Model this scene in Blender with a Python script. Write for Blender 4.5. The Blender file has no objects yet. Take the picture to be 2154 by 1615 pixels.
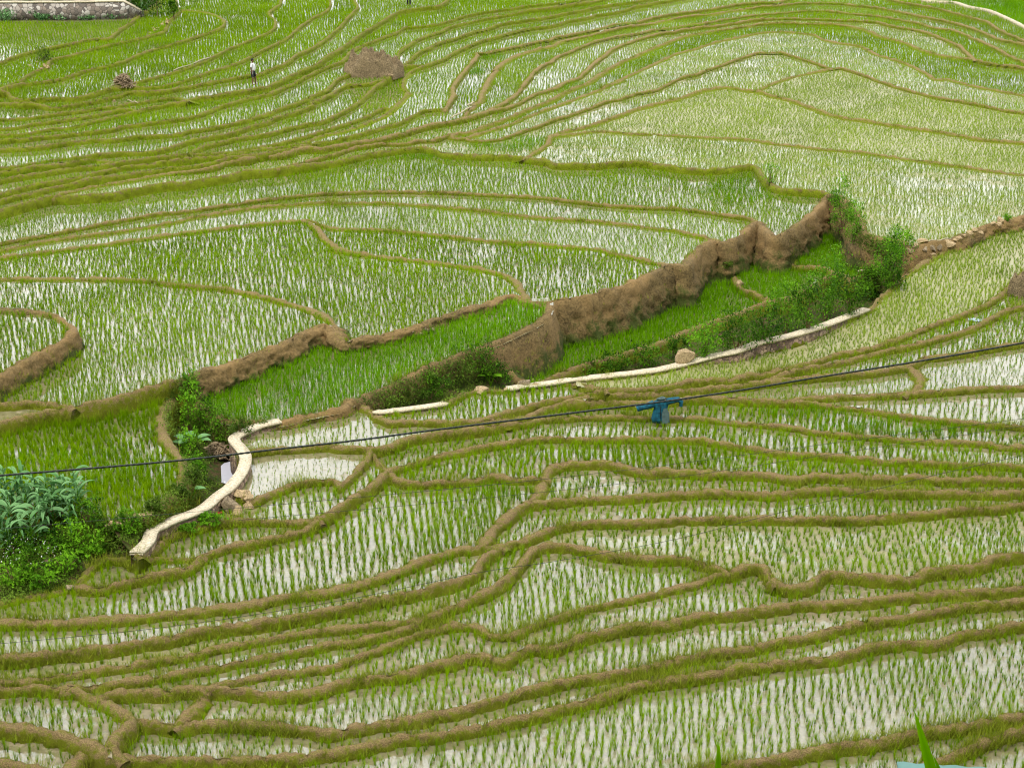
import bpy, math, random
import numpy as np
from mathutils import Vector, Matrix, noise
random.seed(7); RS=np.random.RandomState(11)
C=bpy.context.scene.collection
LINES=[
('L0','wallbase',[(-230,42),(-67,42),(0,42),(100,42),(234,40),(281,35),(321,17),(334,3),(344,-50),(348,-90)]),
('L1','',[(-230,155),(-67,140),(0,129),(33,117),(67,107),(110,98),(150,90),(201,80),(227,80),(254,60),(281,42),(301,25),(328,10),(344,-7),(354,-50),(358,-90)]),
('L2','',[(-230,217),(-67,201),(0,187),(20,177),(44,167),(67,152),(97,139),(107,125),(144,117),(187,104),(234,92),(284,82),(311,75),(344,64),(354,44),(378,22),(371,10),(363,-50),(360,-90)]),
('L3','',[(13,181),(13,182),(40,176),(117,167),(181,147),(248,132),(284,117),(318,104),(368,90),(415,75),(465,57),(472,45),(458,33),(428,25),(401,22),(378,22)]),
('L4','',[(-230,163),(-56,180),(15,194),(28,205),(56,208),(121,204),(158,204),(195,195),(232,184),(254,181),(288,172),(334,159),(385,144),(445,120),(485,100),(535,80),(569,64),(579,54),(577,40),(565,27),(575,17),(589,7),(599,-50),(603,-90)]),
('L5','',[(279,174),(281,182),(334,181),(385,169),(435,152),(502,130),(548,107),(602,80),(629,57),(656,38),(686,23),(694,10),(689,-50),(687,-90)]),
('L6','',[(-230,218),(-56,217),(15,216),(65,216),(112,225),(167,217),(204,210),(247,200),(269,192),(316,191),(353,189),(400,180),(456,169),(519,158),(539,156),(558,149),(604,130),(625,114),(656,100),(686,80),(716,55),(720,50),(740,27),(753,13),(745,0),(740,-50),(738,-90)]),
('j4','',[(-230,255),(-56,252),(-11,250),(37,248),(89,243),(130,237),(167,233),(204,227),(242,222),(269,217),(297,214),(334,208),(372,205),(394,211)]),
('j5','',[(-230,280),(-56,273),(-11,269),(37,266),(65,260),(84,258),(115,254),(149,249),(178,245),(204,241),(232,233),(260,229),(290,231)]),
('j6','',[(-230,294),(-56,288),(-11,284),(48,280),(89,273),(130,268),(167,262),(186,256),(219,250),(256,240),(290,231),(316,225),(353,217),(385,213),(411,204),(456,198),(504,190),(560,181),(586,170),(614,156),(642,144),(670,131),(681,122),(701,109),(714,102),(733,89),(760,70),(790,52),(814,37),(844,22),(887,15),(934,5),(964,-50),(976,-90)]),
('j7','',[(-230,306),(-56,299),(-11,295),(19,292),(61,290),(84,287),(130,283),(167,278),(227,272),(260,264),(297,259),(353,252),(399,245),(430,236),(456,225),(493,214),(521,206),(560,197),(586,188),(660,152),(686,140),(714,130),(724,124),(741,106),(760,95),(784,86),(808,76),(834,67),(849,58),(864,56),(890,54),(923,49),(946,43),(970,35),(1020,24),(1076,17),(1113,11),(1160,6),(1211,-1),(1267,-19),(1289,-90)]),
('j8','',[(-230,321),(-56,316),(0,312),(56,310),(93,306),(119,302),(162,296),(201,292),(242,292),(290,286),(334,283),(372,280),(399,273),(400,273),(437,268),(474,261),(512,253),(539,245),(567,235),(601,223),(623,216),(660,199),(690,186),(701,174),(718,161),(770,146),(835,122),(840,108),(858,95),(879,82),(901,73),(927,65),(946,56),(975,48),(1007,41),(1039,35),(1085,27),(1113,20),(1160,15),(1211,6),(1249,2),(1304,-19),(1327,-90)]),
('j9','',[(-230,366),(-56,356),(-11,352),(37,348),(93,338),(176,329),(195,324),(223,322),(279,318),(316,317),(353,310),(381,300),(394,296),(400,294),(437,287),(484,279),(530,264),(558,256),(586,245),(623,234),(660,219),(651,215),(677,206),(703,193),(724,180),(770,174),(813,166),(812,166)]),
('j10','',[(396,324),(396,325),(407,318),(424,308),(456,300),(493,291),(530,285),(567,279),(604,269),(642,260),(679,253),(716,236),(755,213),(789,182),(815,164),(830,154),(843,144),(842,141),(849,136),(866,123),(879,110),(901,100),(923,89),(955,80),(983,70),(998,65),(1026,59),(1050,50),(1085,44),(1122,39),(1160,33),(1193,26),(1230,20),(1258,13),(1304,6),(1341,1),(1397,-19),(1419,-90)]),
('j11','',[(-230,382),(-56,370),(-11,363),(33,356),(67,349),(130,344),(158,338),(186,334),(214,337),(251,340),(297,333),(353,327),(399,323),(428,324),(474,320),(521,313),(567,304),(604,295),(642,285),(688,271),(734,257),(772,243),(800,228),(807,226),(828,228)]),
('j12','',[(-230,399),(-56,386),(-11,380),(0,377),(56,368),(80,364),(134,355),(186,349),(223,345),(251,340)]),
('j13','',[(-230,432),(-56,416),(-11,408),(0,405),(37,396),(78,385),(106,381),(149,374),(186,366),(234,355),(269,348),(316,344),(344,339),(399,331),(428,329),(474,325),(539,315),(595,308),(642,298),(686,282),(716,277),(744,269),(772,258),(800,247),(816,237),(828,228),(841,213),(857,197),(848,182),(850,165),(867,148),(887,139),(901,134),(918,128),(933,123),(953,111),(975,100),(992,93),(1011,85),(1039,78),(1061,71),(1113,59),(1160,53),(1193,43),(1226,38),(1258,30),(1286,26),(1314,20),(1341,11),(1379,4),(1416,-2),(1471,-19),(1494,-90)]),
('p4','',[(844,140),(844,139),(864,136),(887,138),(887,139)]),
('j14','',[(-230,444),(-56,429),(-11,422),(32,412),(54,407),(115,392),(162,381),(195,373),(242,369),(273,364),(316,358),(344,353),(385,350),(419,346),(437,344),(454,340),(469,333),(493,327),(539,323),(586,316),(623,308),(640,304),(685,297),(714,290),(752,282),(807,265),(837,258),(863,245),(887,232),(909,229),(937,228)]),
('p5','',[(937,228),(945,215),(954,198),(952,184),(963,165),(984,141),(1004,115),(1003,111),(1020,110),(1057,102),(1094,95),(1131,86),(1160,82),(1161,79),(1198,72),(1230,65),(1267,58),(1295,50),(1332,46),(1369,37),(1416,28),(1500,17),(1551,8),(1598,4),(1644,1),(1700,-19),(1722,-90)]),
('j15','',[(112,411),(149,401),(186,392),(223,386),(266,379),(316,370),(347,365),(399,358),(419,356),(437,352),(474,342),(512,332),(567,327),(604,319),(640,309),(677,310),(714,303),(761,295),(798,290),(826,283),(850,278),(882,267),(919,258),(937,254),(940,255),(977,247),(1025,232),(1046,222),(1070,209),(1089,194),(1100,179),(1116,160),(1122,150),(1141,137),(1160,128),(1169,119),(1193,110),(1221,98),(1249,87),(1267,82),(1295,76),(1341,69),(1379,61),(1416,58),(1453,51),(1475,49),(1477,49),(1524,40),(1570,33),(1598,30),(1644,26),(1681,23),(1737,22),(1793,28),(1840,32),(1890,40),(1932,48),(1974,59),(2006,63),(2037,74),(2069,88),(2100,103),(2132,120),(2154,129),(2185,145),(2390,201)]),
('p6','',[(977,247),(977,246),(985,231),(994,222),(1009,212),(1014,196),(1022,179),(1033,160),(1046,146),(1039,150),(1057,132),(1076,121),(1094,113),(1131,102),(1160,97),(1178,87),(1211,80),(1258,69),(1286,61),(1323,54),(1369,49),(1386,45),(1416,39),(1453,32),(1500,29),(1529,23),(1570,18),(1598,13),(1626,11),(1663,7),(1700,5),(1774,6),(1793,9),(1840,14),(1890,23),(1932,32),(1964,38),(1995,44),(2037,55),(2069,67),(2100,80),(2154,91),(2185,99),(2390,127)]),
('p7','',[(1025,232),(1025,232),(1061,226),(1098,212),(1120,199),(1144,191),(1167,184),(1191,171),(1215,164),(1228,153),(1230,152),(1249,132),(1267,119),(1286,104),(1304,95),(1332,85),(1360,76),(1397,67),(1419,65),(1434,61),(1471,56),(1500,54),(1514,52),(1551,46),(1589,40),(1644,38),(1719,39),(1765,41),(1840,44),(1858,48),(1890,56),(1921,60),(1953,68),(1984,80),(2016,94),(2029,105),(2041,116),(2050,123),(2050,125)]),
('j17','',[(586,353),(630,342),(697,325),(696,326),(724,315),(752,307),(789,302),(807,300),(844,300),(882,294),(911,293),(941,283),(977,278),(1005,270),(1033,259),(1070,246),(1098,233),(1126,222),(1163,207),(1181,196),(1209,183),(1237,172),(1265,153),(1284,144),(1271,149),(1286,141),(1314,126),(1341,115),(1369,102),(1397,91),(1425,80),(1453,72),(1500,65),(1524,61),(1570,54),(1598,50),(1644,46),(1700,49),(1756,50),(1811,59),(1840,69),(1848,75),(1879,82),(1911,91),(1932,101),(1953,108),(1984,116),(2016,120),(2048,124),(2079,131),(2122,136),(2154,141),(2185,148),(2390,168)]),
('p9','',[(950,282),(951,287),(977,290),(996,284),(1033,272),(1070,261),(1098,249),(1126,238),(1163,224),(1191,214),(1219,203),(1256,190),(1284,177),(1311,168),(1267,182),(1295,171),(1323,158),(1360,141),(1388,128),(1425,111),(1462,102),(1500,89),(1551,78),(1598,69),(1644,66),(1709,72),(1737,84),(1774,91),(1811,97),(1830,106),(1826,105),(1848,115),(1879,124),(1911,135),(1932,145),(1953,156),(1968,166),(1995,166),(2037,177),(2079,186),(2122,194),(2154,200),(2185,206),(2390,223)]),
('p10','',[(977,290),(1007,295),(1051,291),(1079,282),(1107,272),(1135,263),(1163,251),(1200,240),(1237,227),(1265,216),(1284,210),(1304,207),(1330,198),(1340,195),(1379,188),(1406,175),(1434,162),(1471,154),(1477,150),(1514,137),(1544,126),(1589,111),(1607,110),(1644,110),(1663,115),(1700,126),(1728,136),(1746,143),(1747,144)]),
('p10b','',[(1596,191),(1596,189),(1624,175),(1666,161),(1698,154),(1732,147),(1757,142),(1778,144),(1820,158),(1890,182),(1978,205),(2012,210),(2065,220),(2118,231),(2154,236),(2240,252),(2390,266)]),
('p11','',[(1154,287),(1172,280),(1191,273),(1219,268),(1256,257),(1293,244),(1340,227),(1400,212),(1435,203),(1470,191),(1505,184),(1533,182),(1575,189),(1596,191),(1624,200),(1666,210),(1715,228),(1768,245),(1820,252),(1890,264),(1960,273),(2030,285),(2065,292),(2154,299),(2240,308),(2390,316)]),
('p12','',[(1154,287),(1181,284),(1219,279),(1246,275),(1284,276),(1311,278),(1340,281),(1400,283),(1470,287),(1575,292),(1628,301),(1680,306),(1732,313),(1820,320),(1890,331),(1960,340),(2030,350),(2100,360),(2154,366),(2240,376),(2390,385)]),
('p13','',[(1157,287),(1154,300),(1141,309),(1122,322),(1103,331)]),
('q1','',[(-230,467),(-56,451),(-11,443),(0,440),(37,430),(74,420),(112,411),(149,411),(186,408),(238,405),(264,399),(316,389),(353,383),(390,382),(428,375),(465,370),(512,359),(549,356),(586,353),(630,346),(696,340),(733,332),(770,323),(826,314),(882,309),(909,312),(937,321),(974,323),(1040,326),(1024,325),(1070,327),(1103,331),(1126,333),(1154,337),(1168,343),(1212,343),(1252,344),(1336,338),(1400,346),(1452,354),(1505,354),(1558,348),(1582,346),(1596,354),(1606,371),(1628,388),(1652,396),(1698,399),(1732,402),(1743,406),(1743,407)]),
('q2','',[(-230,544),(-67,525),(0,510),(134,485),(234,465),(334,448),(385,443),(502,426),(585,415),(669,406),(700,405),(800,401),(934,403),(1034,408),(1135,413),(1202,421),(1285,430),(1369,435),(1420,436),(1470,442),(1540,452),(1575,458),(1596,466)]),
('q3','',[(-230,554),(-67,538),(0,526),(100,505),(234,487),(368,465),(401,456),(535,435),(619,428),(702,423),(700,426),(800,425),(901,431),(1001,440),(1101,452),(1202,460),(1215,460),(1302,468),(1369,477),(1420,482),(1452,490),(1488,499),(1508,505),(1508,506)]),
('q4','',[(-230,574),(-67,555),(0,540),(100,527),(234,510),(318,497),(435,482),(535,470),(636,462),(652,468),(669,482),(686,502),(707,517),(733,527),(760,532),(700,522),(733,528),(767,533),(834,542),(901,548),(968,557),(1018,565),(1058,575),(1085,590),(1098,610),(1108,630),(1107,632)]),
('q5','',[(641,464),(642,462),(669,468),(700,478),(800,482),(901,490),(1001,502),(1095,510),(1105,508),(1202,517),(1269,523),(1285,530),(1336,540),(1386,553),(1406,558)]),
('w','',[(398,788),(468,769),(535,742),(602,717),(652,692),(686,684),(709,707),(720,717),(800,702),(867,687),(934,664),(1018,640),(1078,620),(1111,634),(1135,635),(1202,625),(1269,612),(1336,590),(1406,558),(1442,557),(1456,538),(1456,536),(1477,518),(1505,506),(1526,509),(1558,494),(1582,472),(1596,466),(1610,480),(1631,495),(1666,480),(1698,458),(1726,430),(1743,408),(1743,407)]),
('q7','',[(-230,584),(-67,584),(0,584),(100,584),(201,584),(301,587),(328,592),(348,594),(401,599),(468,605),(535,617),(602,634),(652,649),(686,664),(706,687),(716,707),(713,711)]),
('q8','',[(-230,862),(-67,821),(0,788),(33,769),(67,751),(110,727),(144,707),(154,691),(140,676),(117,662),(67,654),(0,649),(-67,644),(-230,638)]),
('q10','',[(-230,846),(-67,846),(10,846),(67,843),(124,848),(147,854)]),
('q9','',[(-230,927),(-67,905),(0,886),(50,874),(110,861),(150,853),(214,841),(268,826),(318,811),(361,799),(385,798),(398,788)]),
('q11','',[(-230,1046),(-71,1054),(71,1068),(153,1079),(199,1093),(228,1100),(271,1090),(313,1077),(342,1058),(341,1055),(358,1042),(378,1022),(390,998),(381,968),(364,948),(348,921),(338,898),(341,864),(361,831),(378,808),(385,798)]),
('r0','',[(-230,1306),(-71,1286),(0,1268),(53,1254),(107,1245),(153,1232),(174,1214),(189,1193),(221,1175),(271,1174),(288,1166),(289,1165)]),
('c1','cap R',[(286,1165),(287,1163),(310,1143),(320,1118),(342,1106),(370,1093),(410,1079),(431,1068),(462,1042),(485,1025),(508,995),(517,968),(512,951),(498,935),(492,925),(502,916),(535,901),(569,890),(589,886)]),
('s1','',[(398,788),(411,821),(418,841),(435,864),(468,880),(518,884),(589,886),(636,874),(686,864),(720,856),(733,843),(744,841),(784,823),(850,796),(901,769),(951,751),(991,737),(1021,726),(1061,711),(1101,692),(1142,670),(1152,654),(1152,633)]),
('c2','cap R',[(733,843),(733,844),(754,849),(790,867),(834,864),(884,858),(938,849),(968,831),(1001,821),(1028,819),(1061,819),(1101,814),(1178,804),(1235,796),(1302,789),(1369,781),(1400,775),(1435,767),(1470,758),(1505,749),(1547,740),(1592,723),(1645,711),(1708,694),(1750,679),(1827,650)]),
('c3','R',[(1827,650),(1855,622),(1890,590),(1925,562),(1960,541),(2002,520),(2016,508),(2030,494),(2029,492)]),
('d1','',[(1021,726),(1048,754),(1075,784),(1101,804),(1108,814)]),
('s2','',[(1105,814),(1105,813),(1142,800),(1168,788),(1218,768),(1285,751),(1336,734),(1402,714),(1435,698),(1488,678),(1516,670),(1558,656),(1596,639),(1624,630)]),
('s2b','',[(1516,508),(1516,511),(1533,555),(1554,599),(1582,613),(1603,622),(1624,630)]),
('s3','',[(1624,630),(1659,625),(1690,609),(1722,592),(1745,578),(1750,569)]),
('s3b','',[(1631,495),(1631,496),(1666,552),(1708,558),(1736,562),(1750,569)]),
('s4','',[(1750,569),(1796,583),(1820,572),(1848,562),(1858,548),(1866,530),(1867,525),(1860,509),(1852,500)]),
('y1','',[(1743,408),(1743,407),(1771,416),(1796,441),(1810,469),(1816,490),(1852,500),(1890,504),(1908,518),(1932,514),(1967,506),(2012,499),(2048,486),(2082,471),(2118,464),(2154,452),(2240,416),(2390,386)]),
('e1','',[(736,845),(737,844),(757,849),(770,861),(790,873),(817,883),(847,883),(867,881),(934,883),(991,881),(1034,874),(1101,854),(1158,839),(1202,831),(1269,819),(1369,814),(1400,811),(1442,800),(1488,796),(1540,795),(1558,790),(1610,782),(1662,772),(1715,758),(1750,744),(1802,735),(1855,723),(1925,695),(1995,670),(2065,642),(2100,622),(2128,597),(2154,572),(2240,530),(2390,494)]),
('e0','',[(1182,804),(1228,808),(1275,818),(1275,819)]),
('e2','',[(991,881),(991,882),(1068,880),(1115,871),(1152,856),(1202,839),(1269,829),(1369,826),(1400,824),(1435,818),(1505,812),(1575,805),(1610,798),(1652,781),(1715,768),(1768,758),(1820,744),(1890,730),(1960,712),(2030,692),(2082,669),(2118,650),(2154,641),(2240,625),(2390,611)]),
('e3','',[(1606,799),(1662,794),(1732,788),(1820,781),(1890,770),(1925,762),(1946,749),(1995,744),(2100,726),(2154,717),(2240,698),(2390,683)]),
('e4','',[(1908,766),(1925,779),(1936,796),(1928,814),(1904,825)]),
('e5','',[(1202,840),(1202,840),(1336,843),(1399,839),(1470,833),(1540,835),(1610,838),(1666,839),(1715,833),(1820,828),(1904,825),(1995,818),(2065,812),(2154,810),(2240,805),(2390,801)]),
('e6','',[(1666,839),(1666,840),(1715,846),(1785,854),(1855,863),(1925,875),(1995,882),(2065,888),(2154,896),(2240,905),(2390,913)]),
('e7','',[(512,951),(513,951),(569,942),(636,938),(709,933),(700,936),(767,940),(817,935),(860,918),(934,906),(1001,898),(1068,888),(1135,880),(1202,876),(1302,874),(1400,876),(1470,877),(1540,884),(1610,891),(1680,898),(1715,905),(1785,912),(1855,917),(1925,922),(1995,926),(2086,931),(2104,935),(2154,936),(2240,940),(2390,943)]),
('e8','',[(814,988),(867,972),(917,958),(968,946),(1034,933),(1101,923),(1168,918),(1252,920),(1336,918),(1400,920),(1470,922),(1540,933),(1610,944),(1645,949),(1715,954),(1820,961),(1925,968),(2030,973),(2154,978),(2240,984),(2390,988)]),
('e9','',[(778,938),(779,940),(794,965),(814,988)]),
('e10','',[(814,990),(850,1012),(934,1010),(1001,1005),(1034,998),(1085,1003),(1145,1003)]),
('w2','',[(482,1027),(482,1027),(512,1042),(535,1050),(569,1032),(619,1015),(669,1007),(706,1008),(717,1022),(720,1015),(744,995),(767,968),(779,941),(779,941)]),
('g1','',[(297,1166),(297,1165),(335,1143),(356,1126),(392,1113),(445,1100),(499,1093),(552,1093),(605,1095),(641,1093),(670,1088),(671,1090)]),
('g1b','',[(287,1163),(285,1165),(338,1172),(392,1172),(420,1168)]),
('g2','',[(153,1232),(199,1232),(249,1223),(285,1214),(356,1200),(402,1186),(420,1168),(463,1149),(534,1136),(605,1120),(641,1109),(677,1086),(717,1060),(750,1037),(784,1015),(814,990)]),
('g3','',[(-230,1298),(-71,1300),(0,1302),(71,1305),(142,1304),(199,1300),(249,1296),(278,1295),(356,1286),(427,1279),(499,1268),(534,1263),(605,1250),(700,1236),(771,1218),(825,1200),(878,1179),(914,1165),(949,1154),(985,1149),(1003,1147),(1020,1136),(1038,1111),(1074,1076),(1110,1054),(1135,1035),(1145,1005),(1150,988),(1168,975),(1218,970),(1275,970),(1319,980),(1369,988),(1400,986),(1470,989),(1540,991),(1610,994),(1673,1003),(1715,996),(1785,998),(1855,1001),(1925,1000),(1995,1005),(2065,1003),(2154,1006),(2240,1008),(2390,1010)]),
('g4','',[(1109,1054),(1110,1055),(1163,1051),(1234,1045),(1305,1042),(1400,1036),(1505,1031),(1610,1034),(1680,1029),(1750,1024),(1820,1029),(1890,1031),(1995,1031),(2154,1031),(2240,1031),(2390,1031)]),
('g5','',[(-230,1392),(-71,1385),(0,1379),(71,1374),(142,1366),(214,1357),(285,1346),(356,1336),(427,1321),(534,1305),(605,1296),(700,1277),(771,1259),(842,1247),(914,1229),(967,1214),(996,1204),(1013,1179),(1035,1159),(1067,1143),(1110,1129),(1145,1115),(1174,1104),(1234,1095),(1305,1093),(1400,1092),(1436,1086),(1507,1086),(1578,1084),(1631,1086),(1720,1088),(1827,1086),(1916,1079),(2005,1070),(2076,1065),(2154,1056),(2237,1047),(2390,1039)]),
('g5c','',[(1003,1147),(1028,1149),(1056,1146),(1057,1148)]),
('g6','',[(-230,1451),(-71,1441),(0,1431),(71,1425),(171,1410),(249,1400),(320,1385),(392,1375),(463,1357),(516,1348),(641,1327),(700,1320),(771,1312),(842,1305),(896,1293),(949,1272),(1003,1250),(1042,1229),(1074,1204),(1099,1177),(1120,1152),(1156,1142),(1199,1143),(1234,1150),(1270,1159),(1305,1165),(1359,1168),(1400,1168),(1436,1169),(1471,1178),(1507,1191),(1532,1202),(1531,1200)]),
('g7','',[(-230,1456),(-71,1450),(0,1444),(71,1441),(142,1443),(214,1437),(285,1425),(356,1414),(463,1396),(534,1382),(605,1368),(700,1350),(753,1343),(807,1330),(853,1318),(885,1296),(885,1295)]),
('g8','',[(426,1446),(424,1446),(499,1428),(570,1414),(641,1407),(700,1398),(753,1378),(807,1359),(860,1339),(914,1321),(956,1311),(992,1312),(1013,1320),(1028,1332),(1056,1333),(1078,1332),(1102,1320),(1145,1304),(1199,1286),(1252,1272),(1305,1261),(1359,1250),(1400,1239),(1453,1227),(1507,1209),(1542,1197),(1571,1188),(1599,1186),(1617,1204),(1631,1222)]),
('gap1','gap',[(1631,1222),(1656,1229),(1703,1222),(1731,1204),(1742,1200)]),
('g8r','',[(1742,1200),(1792,1204),(1845,1209),(1906,1211),(1952,1197),(2005,1191),(2059,1182),(2094,1168),(2154,1161),(2237,1154),(2390,1147)]),
('g9','',[(199,1466),(232,1455),(264,1451),(356,1450),(374,1444),(427,1443),(499,1448),(570,1451),(641,1450),(677,1442),(700,1435),(753,1423),(807,1416),(860,1407),(896,1396),(949,1385),(985,1376),(1020,1375),(1042,1384)]),
('gap2','gap',[(1042,1384),(1063,1385),(1081,1371)]),
('g9b','',[(1081,1371),(1099,1360),(1127,1355),(1163,1357),(1199,1346),(1227,1332),(1270,1325),(1323,1314),(1377,1309),(1400,1305),(1436,1296),(1471,1288),(1542,1286),(1596,1277),(1649,1270),(1720,1264),(1827,1257),(1898,1250),(1970,1243),(2041,1239),(2112,1236),(2154,1229),(2237,1222),(2390,1215)]),
('x1','',[(143,1443),(142,1442),(185,1460),(221,1474),(256,1496),(274,1510),(256,1532),(239,1549),(233,1574),(246,1592)]),
('g10','',[(274,1510),(320,1515),(374,1518),(427,1517),(499,1517),(570,1521),(641,1528),(700,1535),(771,1521),(842,1510),(914,1499),(985,1482),(1056,1464),(1110,1446),(1163,1432),(1234,1419),(1305,1409),(1377,1396),(1400,1392),(1453,1378),(1507,1368),(1578,1357),(1649,1343),(1703,1332),(1756,1318),(1827,1303),(1898,1293),(1970,1282),(2041,1268),(2112,1262),(2154,1259),(2237,1250),(2390,1242)]),
('x2','',[(426,1443),(426,1444),(427,1464),(413,1485),(395,1503),(378,1518)]),
('g11','',[(246,1592),(285,1590),(356,1590),(427,1592),(499,1592),(570,1590),(641,1583),(700,1574),(771,1562),(842,1546),(914,1539),(985,1528),(1056,1514),(1127,1496),(1199,1478),(1270,1457),(1341,1435),(1400,1426),(1471,1416),(1542,1403),(1614,1391),(1685,1385),(1756,1375),(1827,1357),(1898,1346),(1970,1346),(2023,1328),(2059,1323),(2084,1321),(2112,1312),(2154,1309),(2237,1302),(2390,1295)]),
('x3','',[(-230,1515),(-71,1519),(0,1522),(53,1527),(107,1536),(153,1548),(189,1558),(210,1571),(228,1585),(246,1592)]),
('x3b','',[(189,1558),(178,1578),(157,1599),(142,1624),(132,1681),(128,1850)]),
('x4','',[(-230,1595),(-71,1597),(0,1599),(53,1606),(89,1613),(114,1628),(139,1645),(149,1850)]),
('g13','',[(1108,1850),(1186,1681),(1382,1634),(1453,1618),(1525,1602),(1614,1592),(1685,1578),(1756,1565),(1827,1556),(1898,1542),(1934,1533),(2005,1524),(2076,1514),(2154,1496),(2237,1478),(2390,1462)]),
('g14','',[(1578,1850),(1649,1674),(1827,1634),(1916,1611),(1970,1595),(2023,1574),(2076,1553),(2154,1531),(2237,1506),(2390,1483)]),
('n1','path',[(1896,-90),(1911,-21),(1947,0),(2006,4),(2037,13),(2079,21),(2111,34),(2154,55),(2195,80),(2390,140)]),
('n2','',[(1839,-90),(1848,-21),(1869,-4),(1911,6),(1974,17),(2025,31),(2058,39),(2079,45),(2094,57),(2122,70),(2154,84),(2185,99),(2390,148)]),
('d2','',[(228,1100),(249,1129),(281,1168),(282,1169)]),
]

# ---------------------------------------------------------------- camera model (used to set the traced bunds out on the ground)
PITCH=math.radians(19.3); F=3600.0; CX,CY=1077.0,807.5; HC=22.0
cp,sp=math.cos(PITCH),math.sin(PITCH)
def rays(px,py):
    u=(np.asarray(px,float)-CX)/F; v=(CY-np.asarray(py,float))/F
    return u, cp+v*sp, -sp+v*cp
def unproj(px,py,pl):
    # pl = (a,b,c): z = a + b*X + c*Y
    a,b,c=pl; dx,dy,dz=rays(px,py)
    t=(HC-a)/(b*dx+c*dy-dz)
    t=np.where((t<0)|(t>400),400,t)
    return dx*t,dy*t,HC+dz*t
def proj(X,Y,Z):
    X=np.asarray(X,float);Y=np.asarray(Y,float);Z=np.asarray(Z,float)-HC
    d=Y*cp-Z*sp; v=Y*sp+Z*cp
    return CX+F*X/d, CY-F*v/d
def at(px,py,z):
    x,y,zz=unproj(px,py,(z,0,0)); return Vector((float(x),float(y),float(zz)))
def scale(py,z=0.0):
    dx,dy,dz=rays(CX,py); t=(HC-z)/(-dz); return F/t
# ---------------------------------------------------------------- smooth the lines
def catmull(P,step=4.5):
    P=np.array(P,float)
    if len(P)<3:
        n=max(2,int(np.hypot(*(P[-1]-P[0]))/step)); t=np.linspace(0,1,n)[:,None]; return P[0]+(P[-1]-P[0])*t
    Q=np.vstack([2*P[0]-P[1],P,2*P[-1]-P[-2]]); out=[]
    for i in range(1,len(Q)-2):
        p0,p1,p2,p3=Q[i-1],Q[i],Q[i+1],Q[i+2]
        L=np.hypot(*(p2-p1)); n=max(1,int(L/step))
        # centripetal-like: limit tangents
        m1=(p2-p0)*.5; m2=(p3-p1)*.5
        for m in (m1,m2):
            l=np.hypot(*m)
            if l>L*1.2: m*=L*1.2/l
        for k in range(n):
            t=k/n; t2=t*t;t3=t2*t
            out.append((2*t3-3*t2+1)*p1+(t3-2*t2+t)*m1+(-2*t3+3*t2)*p2+(t3-t2)*m2)
    out.append(P[-1]); return np.array(out)
SM={n:catmull(p) for n,f,p in LINES}
FL={n:f for n,f,p in LINES}
# ---------------------------------------------------------------- raster of the terrace outlines
S=2; MX,MY=200,60
W,H=(2154+2*MX)//S,(1615+MY+200)//S
img=np.zeros((H,W),bool)
for n,P in SM.items():
    for (x0,y0),(x1,y1) in zip(P,P[1:]):
        k=int(max(abs(x1-x0),abs(y1-y0)))*2//S+2; t=np.linspace(0,1,k)
        xs=np.round((x0+(x1-x0)*t+MX)/S).astype(int); ys=np.round((y0+(y1-y0)*t+MY)/S).astype(int)
        for dx in (-1,0,1):
            for dy in (-1,0,1):
                m=(xs+dx>=0)&(xs+dx<W)&(ys+dy>=0)&(ys+dy<H); img[(ys+dy)[m],(xs+dx)[m]]=True
par=[0]
def find(a):
    while par[a]!=a: par[a]=par[par[a]]; a=par[a]
    return a
lab=np.zeros((H,W),np.int32); prev=np.zeros(W,int)
for y in range(H):
    row=np.zeros(W,int); d=np.diff(np.concatenate([[0],(~img[y]).astype(int),[0]]))
    for s,e in zip(np.where(d==1)[0],np.where(d==-1)[0]):
        par.append(len(par)); l=len(par)-1
        for q in set(prev[s:e].tolist()):
            if q: par[find(q)]=find(l)
        row[s:e]=l
    lab[y]=row; prev=row
rt=np.array([find(i) for i in range(len(par))]); lab=rt[lab]
u,c=np.unique(lab,return_counts=True)
new=np.zeros(lab.max()+1,int); k=0
for a,b in zip(u,c):
    if a and b>150: k+=1; new[a]=k
lab=new[lab]; NR=k
while (lab==0).any():
    for ax,sh in ((0,1),(0,-1),(1,1),(1,-1)):
        r=np.roll(lab,sh,ax)
        if ax==0: r[0 if sh==1 else -1]=0
        else: r[:,0 if sh==1 else -1]=0
        lab=np.where(lab==0,r,lab)
def labat(px,py):
    xi=((np.asarray(px)+MX)/S).astype(int); yi=((np.asarray(py)+MY)/S).astype(int)
    ok=(xi>=0)&(xi<W)&(yi>=0)&(yi<H)
    return np.where(ok,lab[np.clip(yi,0,H-1),np.clip(xi,0,W-1)],0)
def lid(x,y): return int(labat(np.array([x]),np.array([y]))[0])
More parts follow.
